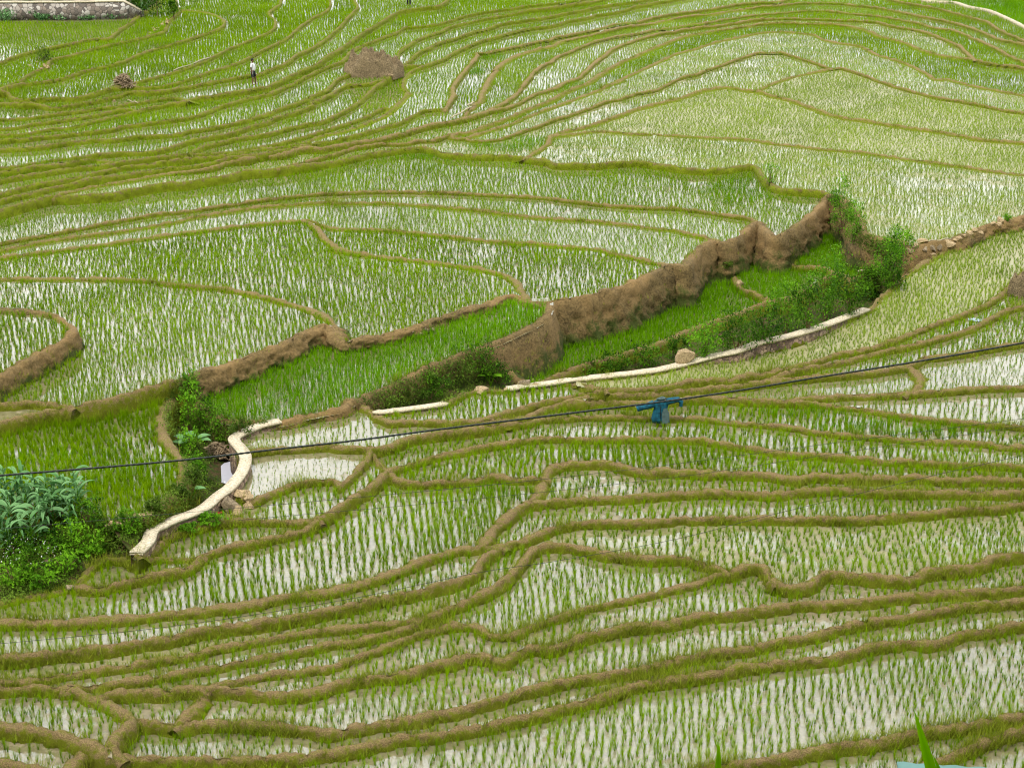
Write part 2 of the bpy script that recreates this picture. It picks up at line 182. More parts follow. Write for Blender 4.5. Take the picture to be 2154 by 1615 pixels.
# ---------------------------------------------------------------- terrace heights from the step at each bund
DROP=dict(q1=.25,q2=-.05,q3=-.1,q5=-.15,q4=-.3,q7=-.35,q8=.7,q9=.25,q10=.05,s1=.3,y1=.45,x1=-.3,x2=-.2,x3b=-.3,
 e4=.05,e9=-.12,gap1=.02,gap2=.02,wallbase=0.0,n1=.1,w2=.18,e0=.1,L0=0.0,d2=0.0,j17=.2,e2=.2)
SKIP={'w','c1','c2','c3','d1','s2','s2b','s3','s3b','s4','q11','r0','d2'}
rowsA=[];rhs=[];wts=[]
cnt={}
for n,P in SM.items():
    if n in SKIP: continue
    T=np.gradient(P,axis=0); T/=np.maximum(np.hypot(T[:,0],T[:,1])[:,None],1e-6)
    Nl=np.stack([T[:,1],-T[:,0]],1)*9           # left-hand side in picture coordinates
    a=labat(*(P+Nl).T); b=labat(*(P-Nl).T)
    for i,j in zip(a,b):
        if i and j and i!=j: cnt[(i,j,n)]=cnt.get((i,j,n),0)+1
for (i,j,n),ct in cnt.items():
    r=np.zeros(NR+1); r[i]=1; r[j]=-1; rowsA.append(r)
    py=SM[n][:,1].mean(); rhs.append(DROP.get(n,.18 if py>600 else .17)); wts.append(min(ct,60)/10)
YS=(1900,440)
PAIRS=[((1400,390),-.25),((640,905),-.8),((300,720),.2),((100,967),-.35),((274,1196),-1.1),((465,1128),-1.12),((1350,700),-2.1),((1650,590),-1.9),((1780,540),-1.7),((1600,690),-2.5),
 ((950,800),-1.5),((470,1000),-1.65),((1950,600),-.45),((100,1150),-.5),((700,800),-.4)]
for pt,dz in PAIRS:
    r=np.zeros(NR+1); r[lid(*pt)]=1; r[lid(*YS)]=-1; rowsA.append(r); rhs.append(dz); wts.append(200)
r=np.zeros(NR+1); r[lid(1500,1530)]=1; rowsA.append(r); rhs.append(0); wts.append(100)
A_=np.array(rowsA); w_=np.array(wts)[:,None]
zs=np.linalg.lstsq(A_*w_,np.array(rhs)*w_[:,0],rcond=None)[0]
PL=[(float(z),0.0,0.0) for z in zs]; ZY=float(zs[lid(*YS)])
def tilt(seed,pts):
    M=[];R=[]
    for x,y,dz in pts:
        p=at(x,y,ZY+dz); M.append([1,p.x,p.y]); R.append(p.z)
    PL[lid(*seed)]=tuple(float(v) for v in np.linalg.solve(np.array(M),np.array(R)))
tilt((700,800),[(450,870,-.66),(1150,665,-.2),(760,835,-.55)])
tilt((100,1150),[(-50,1095,-.45),(220,1095,-.55),(60,1255,-1.3)])
tilt((470,1000),[(470,1000,-1.75),(300,1155,-.72),(430,900,-1.5)])
tilt((950,800),[(1000,755,-1.0),(1080,800,-1.6),(800,862,-1.15)])
PLA=np.array(PL)
def zreg(i,X,Y): p=PLA[i]; return p[...,0]+p[...,1]*X+p[...,2]*Y
def zat(px,py):
    i=lid(px,py); x,y,z=unproj(px,py,PL[i]); return Vector((float(x),float(y),float(z)))
# ---------------------------------------------------------------- helpers
def tag(o,label=None,cat=None,group=None,kind=None):
    if label: o['label']=label
    if cat: o['category']=cat
    if group: o['group']=group
    if kind: o['kind']=kind
    return o
def mesh_np(name,V,Fc,mat=None,parent=None,smooth=False,attr=None):
    """V (n,3); Fc list of (m,k) int arrays"""
    me=bpy.data.meshes.new(name); V=np.asarray(V,np.float32)
    me.vertices.add(len(V)); me.vertices.foreach_set('co',V.ravel())
    Fc=[f for f in Fc if len(f)]
    loops=np.concatenate([f.ravel() for f in Fc]).astype(np.int32)
    tot=np.concatenate([np.full(len(f),f.shape[1],np.int32) for f in Fc]); st=np.concatenate([[0],np.cumsum(tot)[:-1]]).astype(np.int32)
    me.loops.add(len(loops)); me.loops.foreach_set('vertex_index',loops)
    me.polygons.add(len(tot)); me.polygons.foreach_set('loop_start',st); me.polygons.foreach_set('loop_total',tot)
    if smooth: me.polygons.foreach_set('use_smooth',np.ones(len(tot),bool))
    if attr:
        for an,av in attr.items():
            at_=me.attributes.new(an,'FLOAT','POINT'); at_.data.foreach_set('value',np.asarray(av,np.float32))
    me.update(calc_edges=True); me.validate()
    o=bpy.data.objects.new(name,me); C.objects.link(o)
    if mat: me.materials.append(mat)
    if parent: o.parent=parent
    return o
def empty(name,loc=(0,0,0),rz=0):
    o=bpy.data.objects.new(name,None); C.objects.link(o); o.location=loc; o.rotation_euler[2]=rz; return o
class MB:
    def __init__(s): s.v=[]; s.f=[]
    def add(s,vs,fs):
        b=len(s.v); s.v+= [tuple(p) for p in vs]; s.f+=[tuple(i+b for i in f) for f in fs]
    def tube(s,pts,rad,n=8,cap=True):
        pts=[Vector(p) for p in pts]; R=rad if hasattr(rad,'__len__') else [rad]*len(pts)
        vs=[];fs=[]; up=Vector((0,0,1))
        for i,p in enumerate(pts):
            t=(pts[min(i+1,len(pts)-1)]-pts[max(i-1,0)]).normalized()
            a=t.cross(up); a=a.normalized() if a.length>.05 else t.cross(Vector((0,1,0))).normalized()
            b=t.cross(a)
            for k in range(n):
                w=2*math.pi*k/n; vs.append(p+(a*math.cos(w)+b*math.sin(w))*R[i])
        for i in range(len(pts)-1):
            for k in range(n): fs.append((i*n+k,i*n+(k+1)%n,(i+1)*n+(k+1)%n,(i+1)*n+k))
        if cap: fs.append(tuple(range(n))[::-1]); fs.append(tuple((len(pts)-1)*n+k for k in range(n)))
        s.add(vs,fs)
    def build(s,name,mat,parent=None,smooth=False):
        me=bpy.data.meshes.new(name); me.from_pydata(s.v,[],s.f); me.update()
        if smooth:
            for p in me.polygons: p.use_smooth=True
        o=bpy.data.objects.new(name,me); C.objects.link(o); me.materials.append(mat)
        if parent: o.parent=parent
        return o
# ---------------------------------------------------------------- materials
def newmat(name):
    m=bpy.data.materials.new(name); m.use_nodes=True; nt=m.node_tree; nt.nodes.clear(); return m,nt
def N(nt,t,**k):
    n=nt.nodes.new(t)
    for a,b in k.items():
        if a in n.inputs: n.inputs[a].default_value=b
        else: setattr(n,a,b)
    return n
def ramp(nt,fac,stops):
    r=nt.nodes.new('ShaderNodeValToRGB'); el=r.color_ramp.elements
    while len(el)<len(stops): el.new(.5)
    for e,(p,c) in zip(el,stops): e.position=p; e.color=(*c,1)
    nt.links.new(fac,r.inputs[0]); return r
def nz(nt,scale,detail=4,rough=.6,vec=None):
    n=N(nt,'ShaderNodeTexNoise'); n.inputs['Scale'].default_value=scale; n.inputs['Detail'].default_value=detail; n.inputs['Roughness'].default_value=rough
    g=N(nt,'ShaderNodeNewGeometry'); nt.links.new(vec or g.outputs['Position'],n.inputs['Vector']); return n
def mixc(nt,f,a,b):
    m=nt.nodes.new('ShaderNodeMix'); m.data_type='RGBA'
    for s,v in ((0,f),(6,a),(7,b)):
        if hasattr(v,'is_linked') or hasattr(v,'links'): nt.links.new(v,m.inputs[s])
        else: m.inputs[s].default_value=v if s==0 else (*v,1)
    return m.outputs[2]
def out(nt,sh):
    o=nt.nodes.new('ShaderNodeOutputMaterial'); nt.links.new(sh,o.inputs[0])
def soilmat(name,dark,light,scale=3.0,green=None,gamt=.5,bump=.6,attr=True,speck=.6,big=None):
    m,nt=newmat(name); n1=nz(nt,scale,6,.7); n2=nz(nt,scale*7,5,.75); n3=nz(nt,.5,3,.5)
    r=ramp(nt,n1.outputs[0],[(.32,dark),(.68,light)])
    c=mixc(nt,speck,r.outputs[0],ramp(nt,n2.outputs[0],[(.38,tuple(v*.45 for v in dark)),(.64,tuple(min(1,v*1.35) for v in light))]).outputs[0])
    if big:
        n4=nz(nt,.35,5,.65); f4=ramp(nt,n4.outputs[0],[(.42,(0,0,0)),(.6,(1,1,1))]); c=mixc(nt,f4.outputs[0],c,ramp(nt,n2.outputs[0],[(.35,tuple(v*.6 for v in big)),(.65,big)]).outputs[0])
    if green:
        if attr:
            a=N(nt,'ShaderNodeAttribute',attribute_name='hgt'); ad=N(nt,'ShaderNodeMath',operation='MULTIPLY_ADD'); nt.links.new(a.outputs['Fac'],ad.inputs[0]); ad.inputs[1].default_value=.5; 
            nt.links.new(n1.outputs[0],ad.inputs[2]); f=ramp(nt,ad.outputs[0],[(gamt,(0,0,0)),(gamt+.16,(1,1,1))])
        else: f=ramp(nt,n1.outputs[0],[(gamt,(0,0,0)),(gamt+.12,(1,1,1))])
        gv=ramp(nt,n2.outputs[0],[(.3,tuple(v*.5 for v in green)),(.7,green)])
        c=mixc(nt,f.outputs[0],c,gv.outputs[0])
    b=N(nt,'ShaderNodeBump',Strength=bump,Distance=.06); nt.links.new(n2.outputs[0],b.inputs['Height'])
    p=N(nt,'ShaderNodeBsdfPrincipled',Roughness=.9); p.inputs['Specular IOR Level'].default_value=.2
    nt.links.new(c,p.inputs['Base Color']); nt.links.new(b.outputs[0],p.inputs['Normal']); out(nt,p.outputs[0]); return m
M={}
M['bund']=soilmat('bund_soil',(.12,.078,.026),(.40,.285,.13),5.0,green=(.21,.23,.010),gamt=.50,bump=1)
M['bundg']=soilmat('bund_soil_grassy',(.14,.10,.03),(.26,.20,.08),4.0,green=(.24,.29,.008),gamt=.46,bump=1)
M['cliff']=soilmat('cut_earth',(.045,.031,.012),(.26,.18,.072),1.6,green=(.07,.09,.015),gamt=.74,bump=1,speck=.45,big=(.31,.20,.08))
M['soil']=soilmat('wet_soil',(.045,.03,.014),(.13,.085,.035),2.0,green=(.05,.08,.01),gamt=.45,attr=False)
M['mound']=soilmat('clod_earth',(.05,.035,.018),(.32,.24,.13),2.2,bump=1)
M['stone']=soilmat('stone',(.22,.15,.08),(.52,.39,.22),2.5,bump=.3)
M['greystone']=soilmat('grey_stone',(.12,.09,.06),(.36,.28,.18),2.5,bump=.5)
M['cap']=soilmat('concrete_cap',(.46,.38,.25),(.72,.63,.46),2.2,bump=.2)
# masonry
def brickmat(name,c1,c2,mort,sx,w,h):
    m,nt=newmat(name); g=N(nt,'ShaderNodeUVMap'); b=nt.nodes.new('ShaderNodeTexBrick'); b.inputs['Scale'].default_value=sx
    b.inputs['Color1'].default_value=(*c1,1);b.inputs['Color2'].default_value=(*c2,1);b.inputs['Mortar'].default_value=(*mort,1)
    b.inputs['Brick Width'].default_value=w; b.inputs['Row Height'].default_value=h; b.inputs['Mortar Size'].default_value=.02
    nt.links.new(g.outputs[0],b.inputs['Vector']); n=nz(nt,6,4); c=mixc(nt,.5,b.outputs[0],ramp(nt,n.outputs[0],[(.3,c1),(.7,c2)]).outputs[0])
    p=N(nt,'ShaderNodeBsdfPrincipled',Roughness=.9); nt.links.new(c,p.inputs['Base Color']); out(nt,p.outputs[0]); return m
def voromat(name,stops,mort,sc):
    m,nt=newmat(name); g=N(nt,'ShaderNodeNewGeometry'); v=nt.nodes.new('ShaderNodeTexVoronoi'); v.inputs['Scale'].default_value=sc
    nt.links.new(g.outputs['Position'],v.inputs['Vector'])
    v2=nt.nodes.new('ShaderNodeTexVoronoi'); v2.feature='DISTANCE_TO_EDGE'; v2.inputs['Scale'].default_value=sc; nt.links.new(g.outputs['Position'],v2.inputs['Vector'])
    sep=N(nt,'ShaderNodeSeparateColor'); nt.links.new(v.outputs['Color'],sep.inputs[0])
    r=ramp(nt,sep.outputs[0],stops); f=ramp(nt,v2.outputs['Distance'],[(.02,(0,0,0)),(.07,(1,1,1))])
    c=mixc(nt,f.outputs[0],mort,r.outputs[0]); p=N(nt,'ShaderNodeBsdfPrincipled',Roughness=.85); nt.links.new(c,p.inputs['Base Color'])
    b=N(nt,'ShaderNodeBump',Strength=.8,Distance=.05); nt.links.new(v2.outputs['Distance'],b.inputs['Height']); nt.links.new(b.outputs[0],p.inputs['Normal'])
    out(nt,p.outputs[0]); return m
M['rubble']=voromat('rubble_masonry',[(0,(.12,.10,.085)),(.5,(.25,.20,.16)),(1,(.6,.56,.5))],(.07,.06,.05),3.2)
M['masonry']=voromat('brown_masonry',[(0,(.10,.06,.035)),(.6,(.2,.13,.08)),(1,(.36,.26,.16))],(.05,.03,.02),6)
# water: still, silty, reflecting the sky
def watermat():
    m,nt=newmat('paddy_water_surface')
    oi=N(nt,'ShaderNodeObjectInfo'); sep=N(nt,'ShaderNodeSeparateColor'); nt.links.new(oi.outputs['Color'],sep.inputs[0])
    n1=nz(nt,.55,5,.6); n2=nz(nt,5,4,.6); n3=nz(nt,2.2,6,.65)
    ad=N(nt,'ShaderNodeMath',operation='ADD'); nt.links.new(n1.outputs[0],ad.inputs[0]); nt.links.new(sep.outputs[0],ad.inputs[1])
    ad2=N(nt,'ShaderNodeMath',operation='MULTIPLY_ADD'); nt.links.new(n3.outputs[0],ad2.inputs[0]); ad2.inputs[1].default_value=.5; nt.links.new(ad.outputs[0],ad2.inputs[2])
    f=ramp(nt,ad2.outputs[0],[(.98,(0,0,0)),(1.0,(1,1,1))]); f.color_ramp.elements[0].position=.93
    mud0=ramp(nt,n2.outputs[0],[(.3,(.17,.14,.08)),(.7,(.32,.27,.16))]); mud1=ramp(nt,n2.outputs[0],[(.3,(.26,.25,.11)),(.7,(.42,.40,.20))])
    class _o: pass
    mud=_o(); mud.outputs=[mixc(nt,sep.outputs[1],mud0.outputs[0],mud1.outputs[0])]
    bed=N(nt,'ShaderNodeBsdfDiffuse'); nt.links.new(mixc(nt,.2,mud.outputs[0],(.14,.18,.05)),bed.inputs[0])
    gl=N(nt,'ShaderNodeBsdfGlossy',Roughness=.03); gl.inputs[0].default_value=(1,1,1,1)
    bp=N(nt,'ShaderNodeBump',Strength=.05,Distance=.02); nr=nz(nt,9,2); nt.links.new(nr.outputs[0],bp.inputs['Height']); nt.links.new(bp.outputs[0],gl.inputs['Normal'])
    fr=N(nt,'ShaderNodeFresnel',IOR=WIOR); 
    mx=nt.nodes.new('ShaderNodeMixShader'); nt.links.new(fr.outputs[0],mx.inputs[0]); nt.links.new(bed.outputs[0],mx.inputs[1]); nt.links.new(gl.outputs[0],mx.inputs[2])
    mp=N(nt,'ShaderNodeBsdfPrincipled',Roughness=.42); nt.links.new(mud.outputs[0],mp.inputs['Base Color'])
    b2=N(nt,'ShaderNodeBump',Strength=.5,Distance=.03); nt.links.new(n2.outputs[0],b2.inputs['Height']); nt.links.new(b2.outputs[0],mp.inputs['Normal'])
    m2=nt.nodes.new('ShaderNodeMixShader'); nt.links.new(f.outputs[0],m2.inputs[0]); nt.links.new(mx.outputs[0],m2.inputs[1]); nt.links.new(mp.outputs[0],m2.inputs[2])
    out(nt,m2.outputs[0]); return m
WIOR=2.6
M['water']=watermat()
def leafmat(name,ca,cb,trans=.35,rough=.5,scale=.7):
    m,nt=newmat(name); a=N(nt,'ShaderNodeAttribute',attribute_name='tone'); n=nz(nt,scale,3)
    ad=N(nt,'ShaderNodeMath',operation='MULTIPLY_ADD'); nt.links.new(n.outputs[0],ad.inputs[0]); ad.inputs[1].default_value=.7; 
    ml=N(nt,'ShaderNodeMath',operation='MULTIPLY'); nt.links.new(a.outputs['Fac'],ml.inputs[0]); ml.inputs[1].default_value=.65; nt.links.new(ml.outputs[0],ad.inputs[2])
    r=ramp(nt,ad.outputs[0],[(.3,ca),(.95,cb)])
    p=N(nt,'ShaderNodeBsdfPrincipled',Roughness=rough); nt.links.new(r.outputs[0],p.inputs['Base Color']); p.inputs['Specular IOR Level'].default_value=.03
    t=N(nt,'ShaderNodeBsdfTranslucent'); nt.links.new(r.outputs[0],t.inputs[0])
    x=nt.nodes.new('ShaderNodeMixShader'); x.inputs[0].default_value=trans; nt.links.new(p.outputs[0],x.inputs[1]); nt.links.new(t.outputs[0],x.inputs[2]); out(nt,x.outputs[0]); return m
M['rice']=leafmat('rice_leaf',(.095,.20,.0),(.26,.43,.0))
M['ricepale']=leafmat('rice_leaf_pale',(.12,.20,.03),(.30,.40,.07))
M['nursery']=leafmat('nursery_leaf',(.075,.21,.0),(.19,.42,.0))
M['grass']=leafmat('bund_grass_leaf',(.13,.16,.012),(.32,.38,.03))
M['shrub']=leafmat('shrub_leaf',(.018,.065,.004),(.15,.34,.015),scale=1.5)
M['shrublight']=leafmat('bright_shrub_leaf',(.06,.18,.008),(.22,.48,.02),scale=1.5)
M['weed']=leafmat('weed_leaf',(.045,.09,.01),(.19,.30,.035),scale=1.5)
M['maize']=leafmat('maize_leaf',(.05,.17,.035),(.24,.44,.18),trans=.25,rough=.35,scale=2)
M['straw']=leafmat('dry_straw',(.16,.10,.05),(.42,.32,.18),trans=.1)
M['white']=leafmat('white_petals',(.7,.7,.66),(.8,.8,.78),trans=.1)
def plain(name,col,rough=.6,spec=.3,nscale=0,dark=.6,metal=0):
    m,nt=newmat(name); p=N(nt,'ShaderNodeBsdfPrincipled',Roughness=rough); p.inputs['Specular IOR Level'].default_value=spec; p.inputs['Metallic'].default_value=metal
    n=nz(nt,nscale or 12,4); r=ramp(nt,n.outputs[0],[(.35,tuple(c*dark for c in col)),(.65,col)]); nt.links.new(r.outputs[0],p.inputs['Base Color']); out(nt,p.outputs[0]); return m
M['cable']=plain('cable_rubber',(.02,.026,.02),.5)
M['wire']=plain('thin_wire',(.03,.035,.03),.6)
M['wood']=plain('bamboo_pole',(.5,.44,.28),.7,nscale=8)
M['skin']=plain('skin',(.17,.085,.05),.55,dark=.85)
M['hair']=plain('hair',(.012,.01,.009),.5)
M['tee']=plain('white_cotton',(.78,.78,.82),.85,dark=.92)
M['shorts']=plain('black_cloth',(.012,.013,.016),.8)
M['stripe']=plain('white_stripe',(.6,.6,.62),.8)
M['jacket']=plain('teal_cloth',(.008,.12,.19),.8,nscale=7,dark=.3)
M['jacketpale']=plain('faded_teal_cloth',(.10,.16,.16),.8,nscale=9)
M['plastic']=plain('plastic_film',(.55,.65,.8),.3,nscale=6,dark=.7)
M['red']=plain('red_cloth',(.45,.05,.04),.7)
M['roof']=plain('teal_sheet',(.15,.30,.26),.4,nscale=3,dark=.85)
M['eye']=plain('eye',(.03,.02,.02),.2)
# ---------------------------------------------------------------- terrace surfaces
SOILR={lid(470,1000),lid(100,1150),lid(950,800),lid(1600,690),lid(120,10)}
ids=range(1,NR+1)
vv,uu=np.mgrid[0:H,0:W]
pyc=vv*S-MY+S/2
zmap=PLA[lab][:,:,0]
# each terrace floor runs on under its own bund (down the picture) and under any higher terrace
BH=.11
sc_row=np.array([scale(max(y*S-MY,-40),2.0) for y in range(H)])
centroid={}
REG={}
mud_seed=[((1900,440),.6),((1950,600),.42),((1900,320),.45),((1900,230),.4),((1700,270),.42),((1400,290),.2),((1860,140),.3),((1960,90),.2),((1346,212),.2),((1600,90),.2),
 ((1300,1080),.12),((1700,1060),.18),((1900,1130),.25),((600,1480),.12),((900,1450),.2),((1300,1380),.18),((1700,1230),.25),((1500,1260),.2),((1500,970),.15),((100,1480),.25),((300,700),.05),((100,720),.05),
 ((330,1480),.2),((1700,1020),.2),((60,1590),.2),((1800,985),.2)]
mud={}
PALER={}
for (x,y),v_ in (((1900,440),1),((1950,600),.85),((1900,320),1),((1900,230),.8),((1700,270),.8),((1400,290),.7),((1860,140),.6),((1960,90),.5),((1346,212),.5),((1560,150),.5),((1600,90),.4),((1250,110),.5),((1150,160),.5),((1900,1130),.35),((1230,60),.3),((1070,160),.3)): PALER[lid(x,y)]=v_
for (x,y),m_ in mud_seed: mud[lid(x,y)]=m_
for i in ids:
    m=lab==i; ys,xs=np.where(m)
    if len(ys)==0: continue
    centroid[i]=(float(xs.mean()*S-MX),float(ys.mean()*S-MY))
    mm=m.copy()
    krow=np.floor(sc_row*BH*.75/S).astype(int)*(0 if PLA[i][2]!=0 else 1); k=int(krow[ys].max()) if True else 0
    acc=m.copy(); cur=m.copy()
    for q_ in range(1,k+1):
        cur=np.vstack([np.zeros((1,W),bool),cur[:-1]]); acc|=cur&(krow>=q_)[:,None]
    # sideways / upward under higher ground
    cur=m.copy()
    for _ in range(5):
        g=np.zeros_like(cur); g[1:]|=cur[:-1]; g[:-1]|=cur[1:]; g[:,1:]|=cur[:,:-1]; g[:,:-1]|=cur[:,1:]
        cur|=g&(zmap>PLA[i][0]+.02)
    mm=acc|cur
    quads=[]
    rows_=np.where(mm.any(1))[0]
    for y in rows_:
        d=np.diff(np.concatenate([[0],mm[y].astype(int),[0]]))
        for s,e in zip(np.where(d==1)[0],np.where(d==-1)[0]): quads.append((s,e,y))
    q=np.array(quads,float)
    x0=q[:,0]*S-MX; x1=q[:,1]*S-MX; y0=q[:,2]*S-MY; y1=y0+S
    px=np.stack([x0,x1,x1,x0],1).ravel(); py=np.stack([y1,y1,y0,y0],1).ravel()
    X,Y,Z=unproj(px,py,PL[i]); V=np.stack([X,Y,Z],1)
    soil=i in SOILR
    o=mesh_np('ground' if soil else 'water',V,[np.arange(len(V)).reshape(-1,4)],M['soil'] if soil else M['water'])
    o['kind']='structure'; o.color=(mud.get(i,.05 if not soil else 0),PALER.get(i,0),0,1)
    REG[i]=o
# base terrain under and around everything, out to the horizon, rising behind the fields
gx=np.concatenate([np.linspace(-1500,-60,14),np.linspace(-50,50,21),np.linspace(60,1500,14)]); gy=np.concatenate([np.linspace(-80,0,5),np.linspace(4,32,12),np.linspace(34,150,20),np.linspace(165,2500,22)])
GX,GY=np.meshgrid(gx,gy); GZ=np.maximum(-4.0,19.2-.71*GY)+0*GX
GZ=np.where(GY>150,-4+np.minimum((GY-150)*.08,40)+np.minimum(np.maximum(GY-150,0)/200,1)*(5*np.sin(GX*.011+1)+3*np.sin(GX*.023)),GZ)
GZ=GZ+np.maximum(np.abs(GX)-60,0)*.02
V=np.stack([GX.ravel(),GY.ravel(),GZ.ravel()],1); nx_=len(gx); ny_=len(gy)
idx=np.arange(nx_*ny_).reshape(ny_,nx_); Fq=np.stack([idx[:-1,:-1],idx[:-1,1:],idx[1:,1:],idx[1:,:-1]],-1).reshape(-1,4)
M['hill']=soilmat('hillside',(.03,.06,.012),(.07,.12,.02),.15,bump=.3)
o=mesh_np('terrain',V,[Fq],M['hill'],smooth=True); o['kind']='structure'
# ---------------------------------------------------------------- bunds
def smooth1(a,k):
    k=min(k,max(1,len(a)//2)); ker=np.ones(2*k+1)/(2*k+1); return np.convolve(np.pad(a,k,mode='edge'),ker,'valid')
NOTCH=[(327,592),(1098,520),(1393,53),(1512,340),(1378,278),(243,1290),(1042,1380)]
CAPL={'c1':[(0,10**6)],'c2':None}
STN={}       # stations for grass
def bund_mesh(n,P,w=.2,bh=BH,batter=.2):
    sgn=-1 if 'R' in FL[n] else 1
    T=np.gradient(P,axis=0); T/=np.maximum(np.hypot(T[:,0],T[:,1])[:,None],1e-6); Nl=np.stack([T[:,1],-T[:,0]],1)*8
    a=labat(*(P+Nl).T); b=labat(*(P-Nl).T); a=np.where(a==0,b,a); b=np.where(b==0,a,b)
    a=np.where(a==0,1,a); b=np.where(b==0,1,b)
    # approximate floor heights either side at the crest position
    dx,dy,dz=rays(P[:,0],P[:,1])
    def onp(i):
        A=PLA[i]; t=(HC-A[:,0]-bh)/(A[:,1]*dx+A[:,2]*dy-dz); return HC+dz*t-bh
    z0=np.maximum(onp(a),onp(b)); t=(HC-z0-bh)/(-dz); X,Y=dx*t,dy*t
    za=PLA[a][:,0]+PLA[a][:,1]*X+PLA[a][:,2]*Y; zb=PLA[b][:,0]+PLA[b][:,1]*X+PLA[b][:,2]*Y
    k=4
    zc=smooth1(z0,k)+bh
    if n=='c1': zc=np.maximum(zc,ZY-.64)
    if n=='c2': zc=zc+.34*np.clip((P[:,0]-1450)/120,0,1)*np.clip((1826-P[:,0])/150,0,1)
    for nxp,nyp in NOTCH:
        d=np.hypot(P[:,0]-nxp,P[:,1]-nyp); zc=np.where(d<6,zc-bh*.85,zc)
    za=smooth1(za,2); zb=smooth1(zb,2)
    t=(HC-zc)/(-dz); X,Y=dx*t,dy*t
    G=np.stack([X,Y],1); TT=np.gradient(G,axis=0)
    TT[:,0]=smooth1(TT[:,0],2); TT[:,1]=smooth1(TT[:,1],2)
    TT/=np.maximum(np.hypot(TT[:,0],TT[:,1])[:,None],1e-6)
    NL=np.stack([-TT[:,1],TT[:,0]],1)      # left-hand in plan (matches the left-hand side seen in the picture)
    prof=[]
    wob=np.array([noise.noise(Vector((x*.8,y*.8,3.0))) for x,y in G]); wz=np.array([noise.noise(Vector((x*1.7,y*1.7,7.0))) for x,y in G])
    wd=w*(1+.6*np.array([noise.noise(Vector((x*.9,y*.9,11.0))) for x,y in G]))
    for side,zz in ((1,za),(-1,zb)):
        drop=zc-zz+.12; xg=np.where(zc-zz<bh+.06,np.clip(bh/np.tan(np.arcsin(np.clip(-dz/np.sqrt(dx*dx+dy*dy+dz*dz),.05,1)))*.9,0,1.1),0)
        fr=(1.0,.93,.86,.79,.72,.65,.58,.51,.44,.37,.3,.22,.13) if n in('w','q11','y1','d1','q8') else (1.0,.75,.5,.28)
        prof.append((side,[(side*(wd*.5+batter*drop*q_+xg*q_**2),zc-drop*q_,q_) for q_ in fr]+[(side*wd*.42,zc-.025,.08),(side*wd*.2,zc+.0,.02)]))
    cols=prof[0][1]+[(wd*0,zc+.015,0.0)]+prof[1][1][::-1]
    V=[];h=[]
    for j,(off,zz,hh) in enumerate(cols):
        jx=np.array([noise.noise(Vector((x*3.1,y*3.1,zq*3.5)))+.8*noise.noise(Vector((x*8.1,y*8.1,zq*9))) for x,y,zq in zip(X,Y,zz)])
        big=np.array([noise.noise(Vector((x*.9,y*.9,zq*.9+4))) for x,y,zq in zip(X,Y,zz)]) if n in ('w','y1','q11') else 0
        amp=(.05+.06*hh)*(1.9 if n in ('w','y1') else 1)
        o_=off+wob*.07+jx*amp*np.sign(off+1e-9)+big*(.1 if n=='q11' else .24)*hh*(hh<1)*np.sign(off+1e-9)
        V.append(np.stack([X+NL[:,0]*o_,Y+NL[:,1]*o_,zz+wz*(.09 if n in('w','y1') else .05)*(1-.7*hh)+jx*.05*(1-hh)],1)); h.append(np.full(len(X),hh))
    V=np.array(V).transpose(1,0,2); h=np.array(h).T
    e0=V[:1]+np.array([-TT[0,0]*.22,-TT[0,1]*.22,-.10])[None,None]; e1=V[-1:]+np.array([TT[-1,0]*.22,TT[-1,1]*.22,-.10])[None,None]
    V=np.concatenate([e0,V,e1]); h=np.concatenate([h[:1],h,h[-1:]]); n_=len(X)+2; K=len(cols); V=V.reshape(-1,3); h=h.ravel()
    idx=np.arange(n_*K).reshape(n_,K); Fq=np.stack([idx[:-1,:-1],idx[1:,:-1],idx[1:,1:],idx[:-1,1:]],-1).reshape(-1,4)
    m_=K//2
    for e in (0,n_-1): Fq=np.vstack([Fq,[[idx[e,k],idx[e,k+1],idx[e,K-2-k],idx[e,K-1-k]] for k in range(m_-1)]])
    STN[n]=(X,Y,zc,za,zb,NL,wd,batter)
    return V,Fq,h
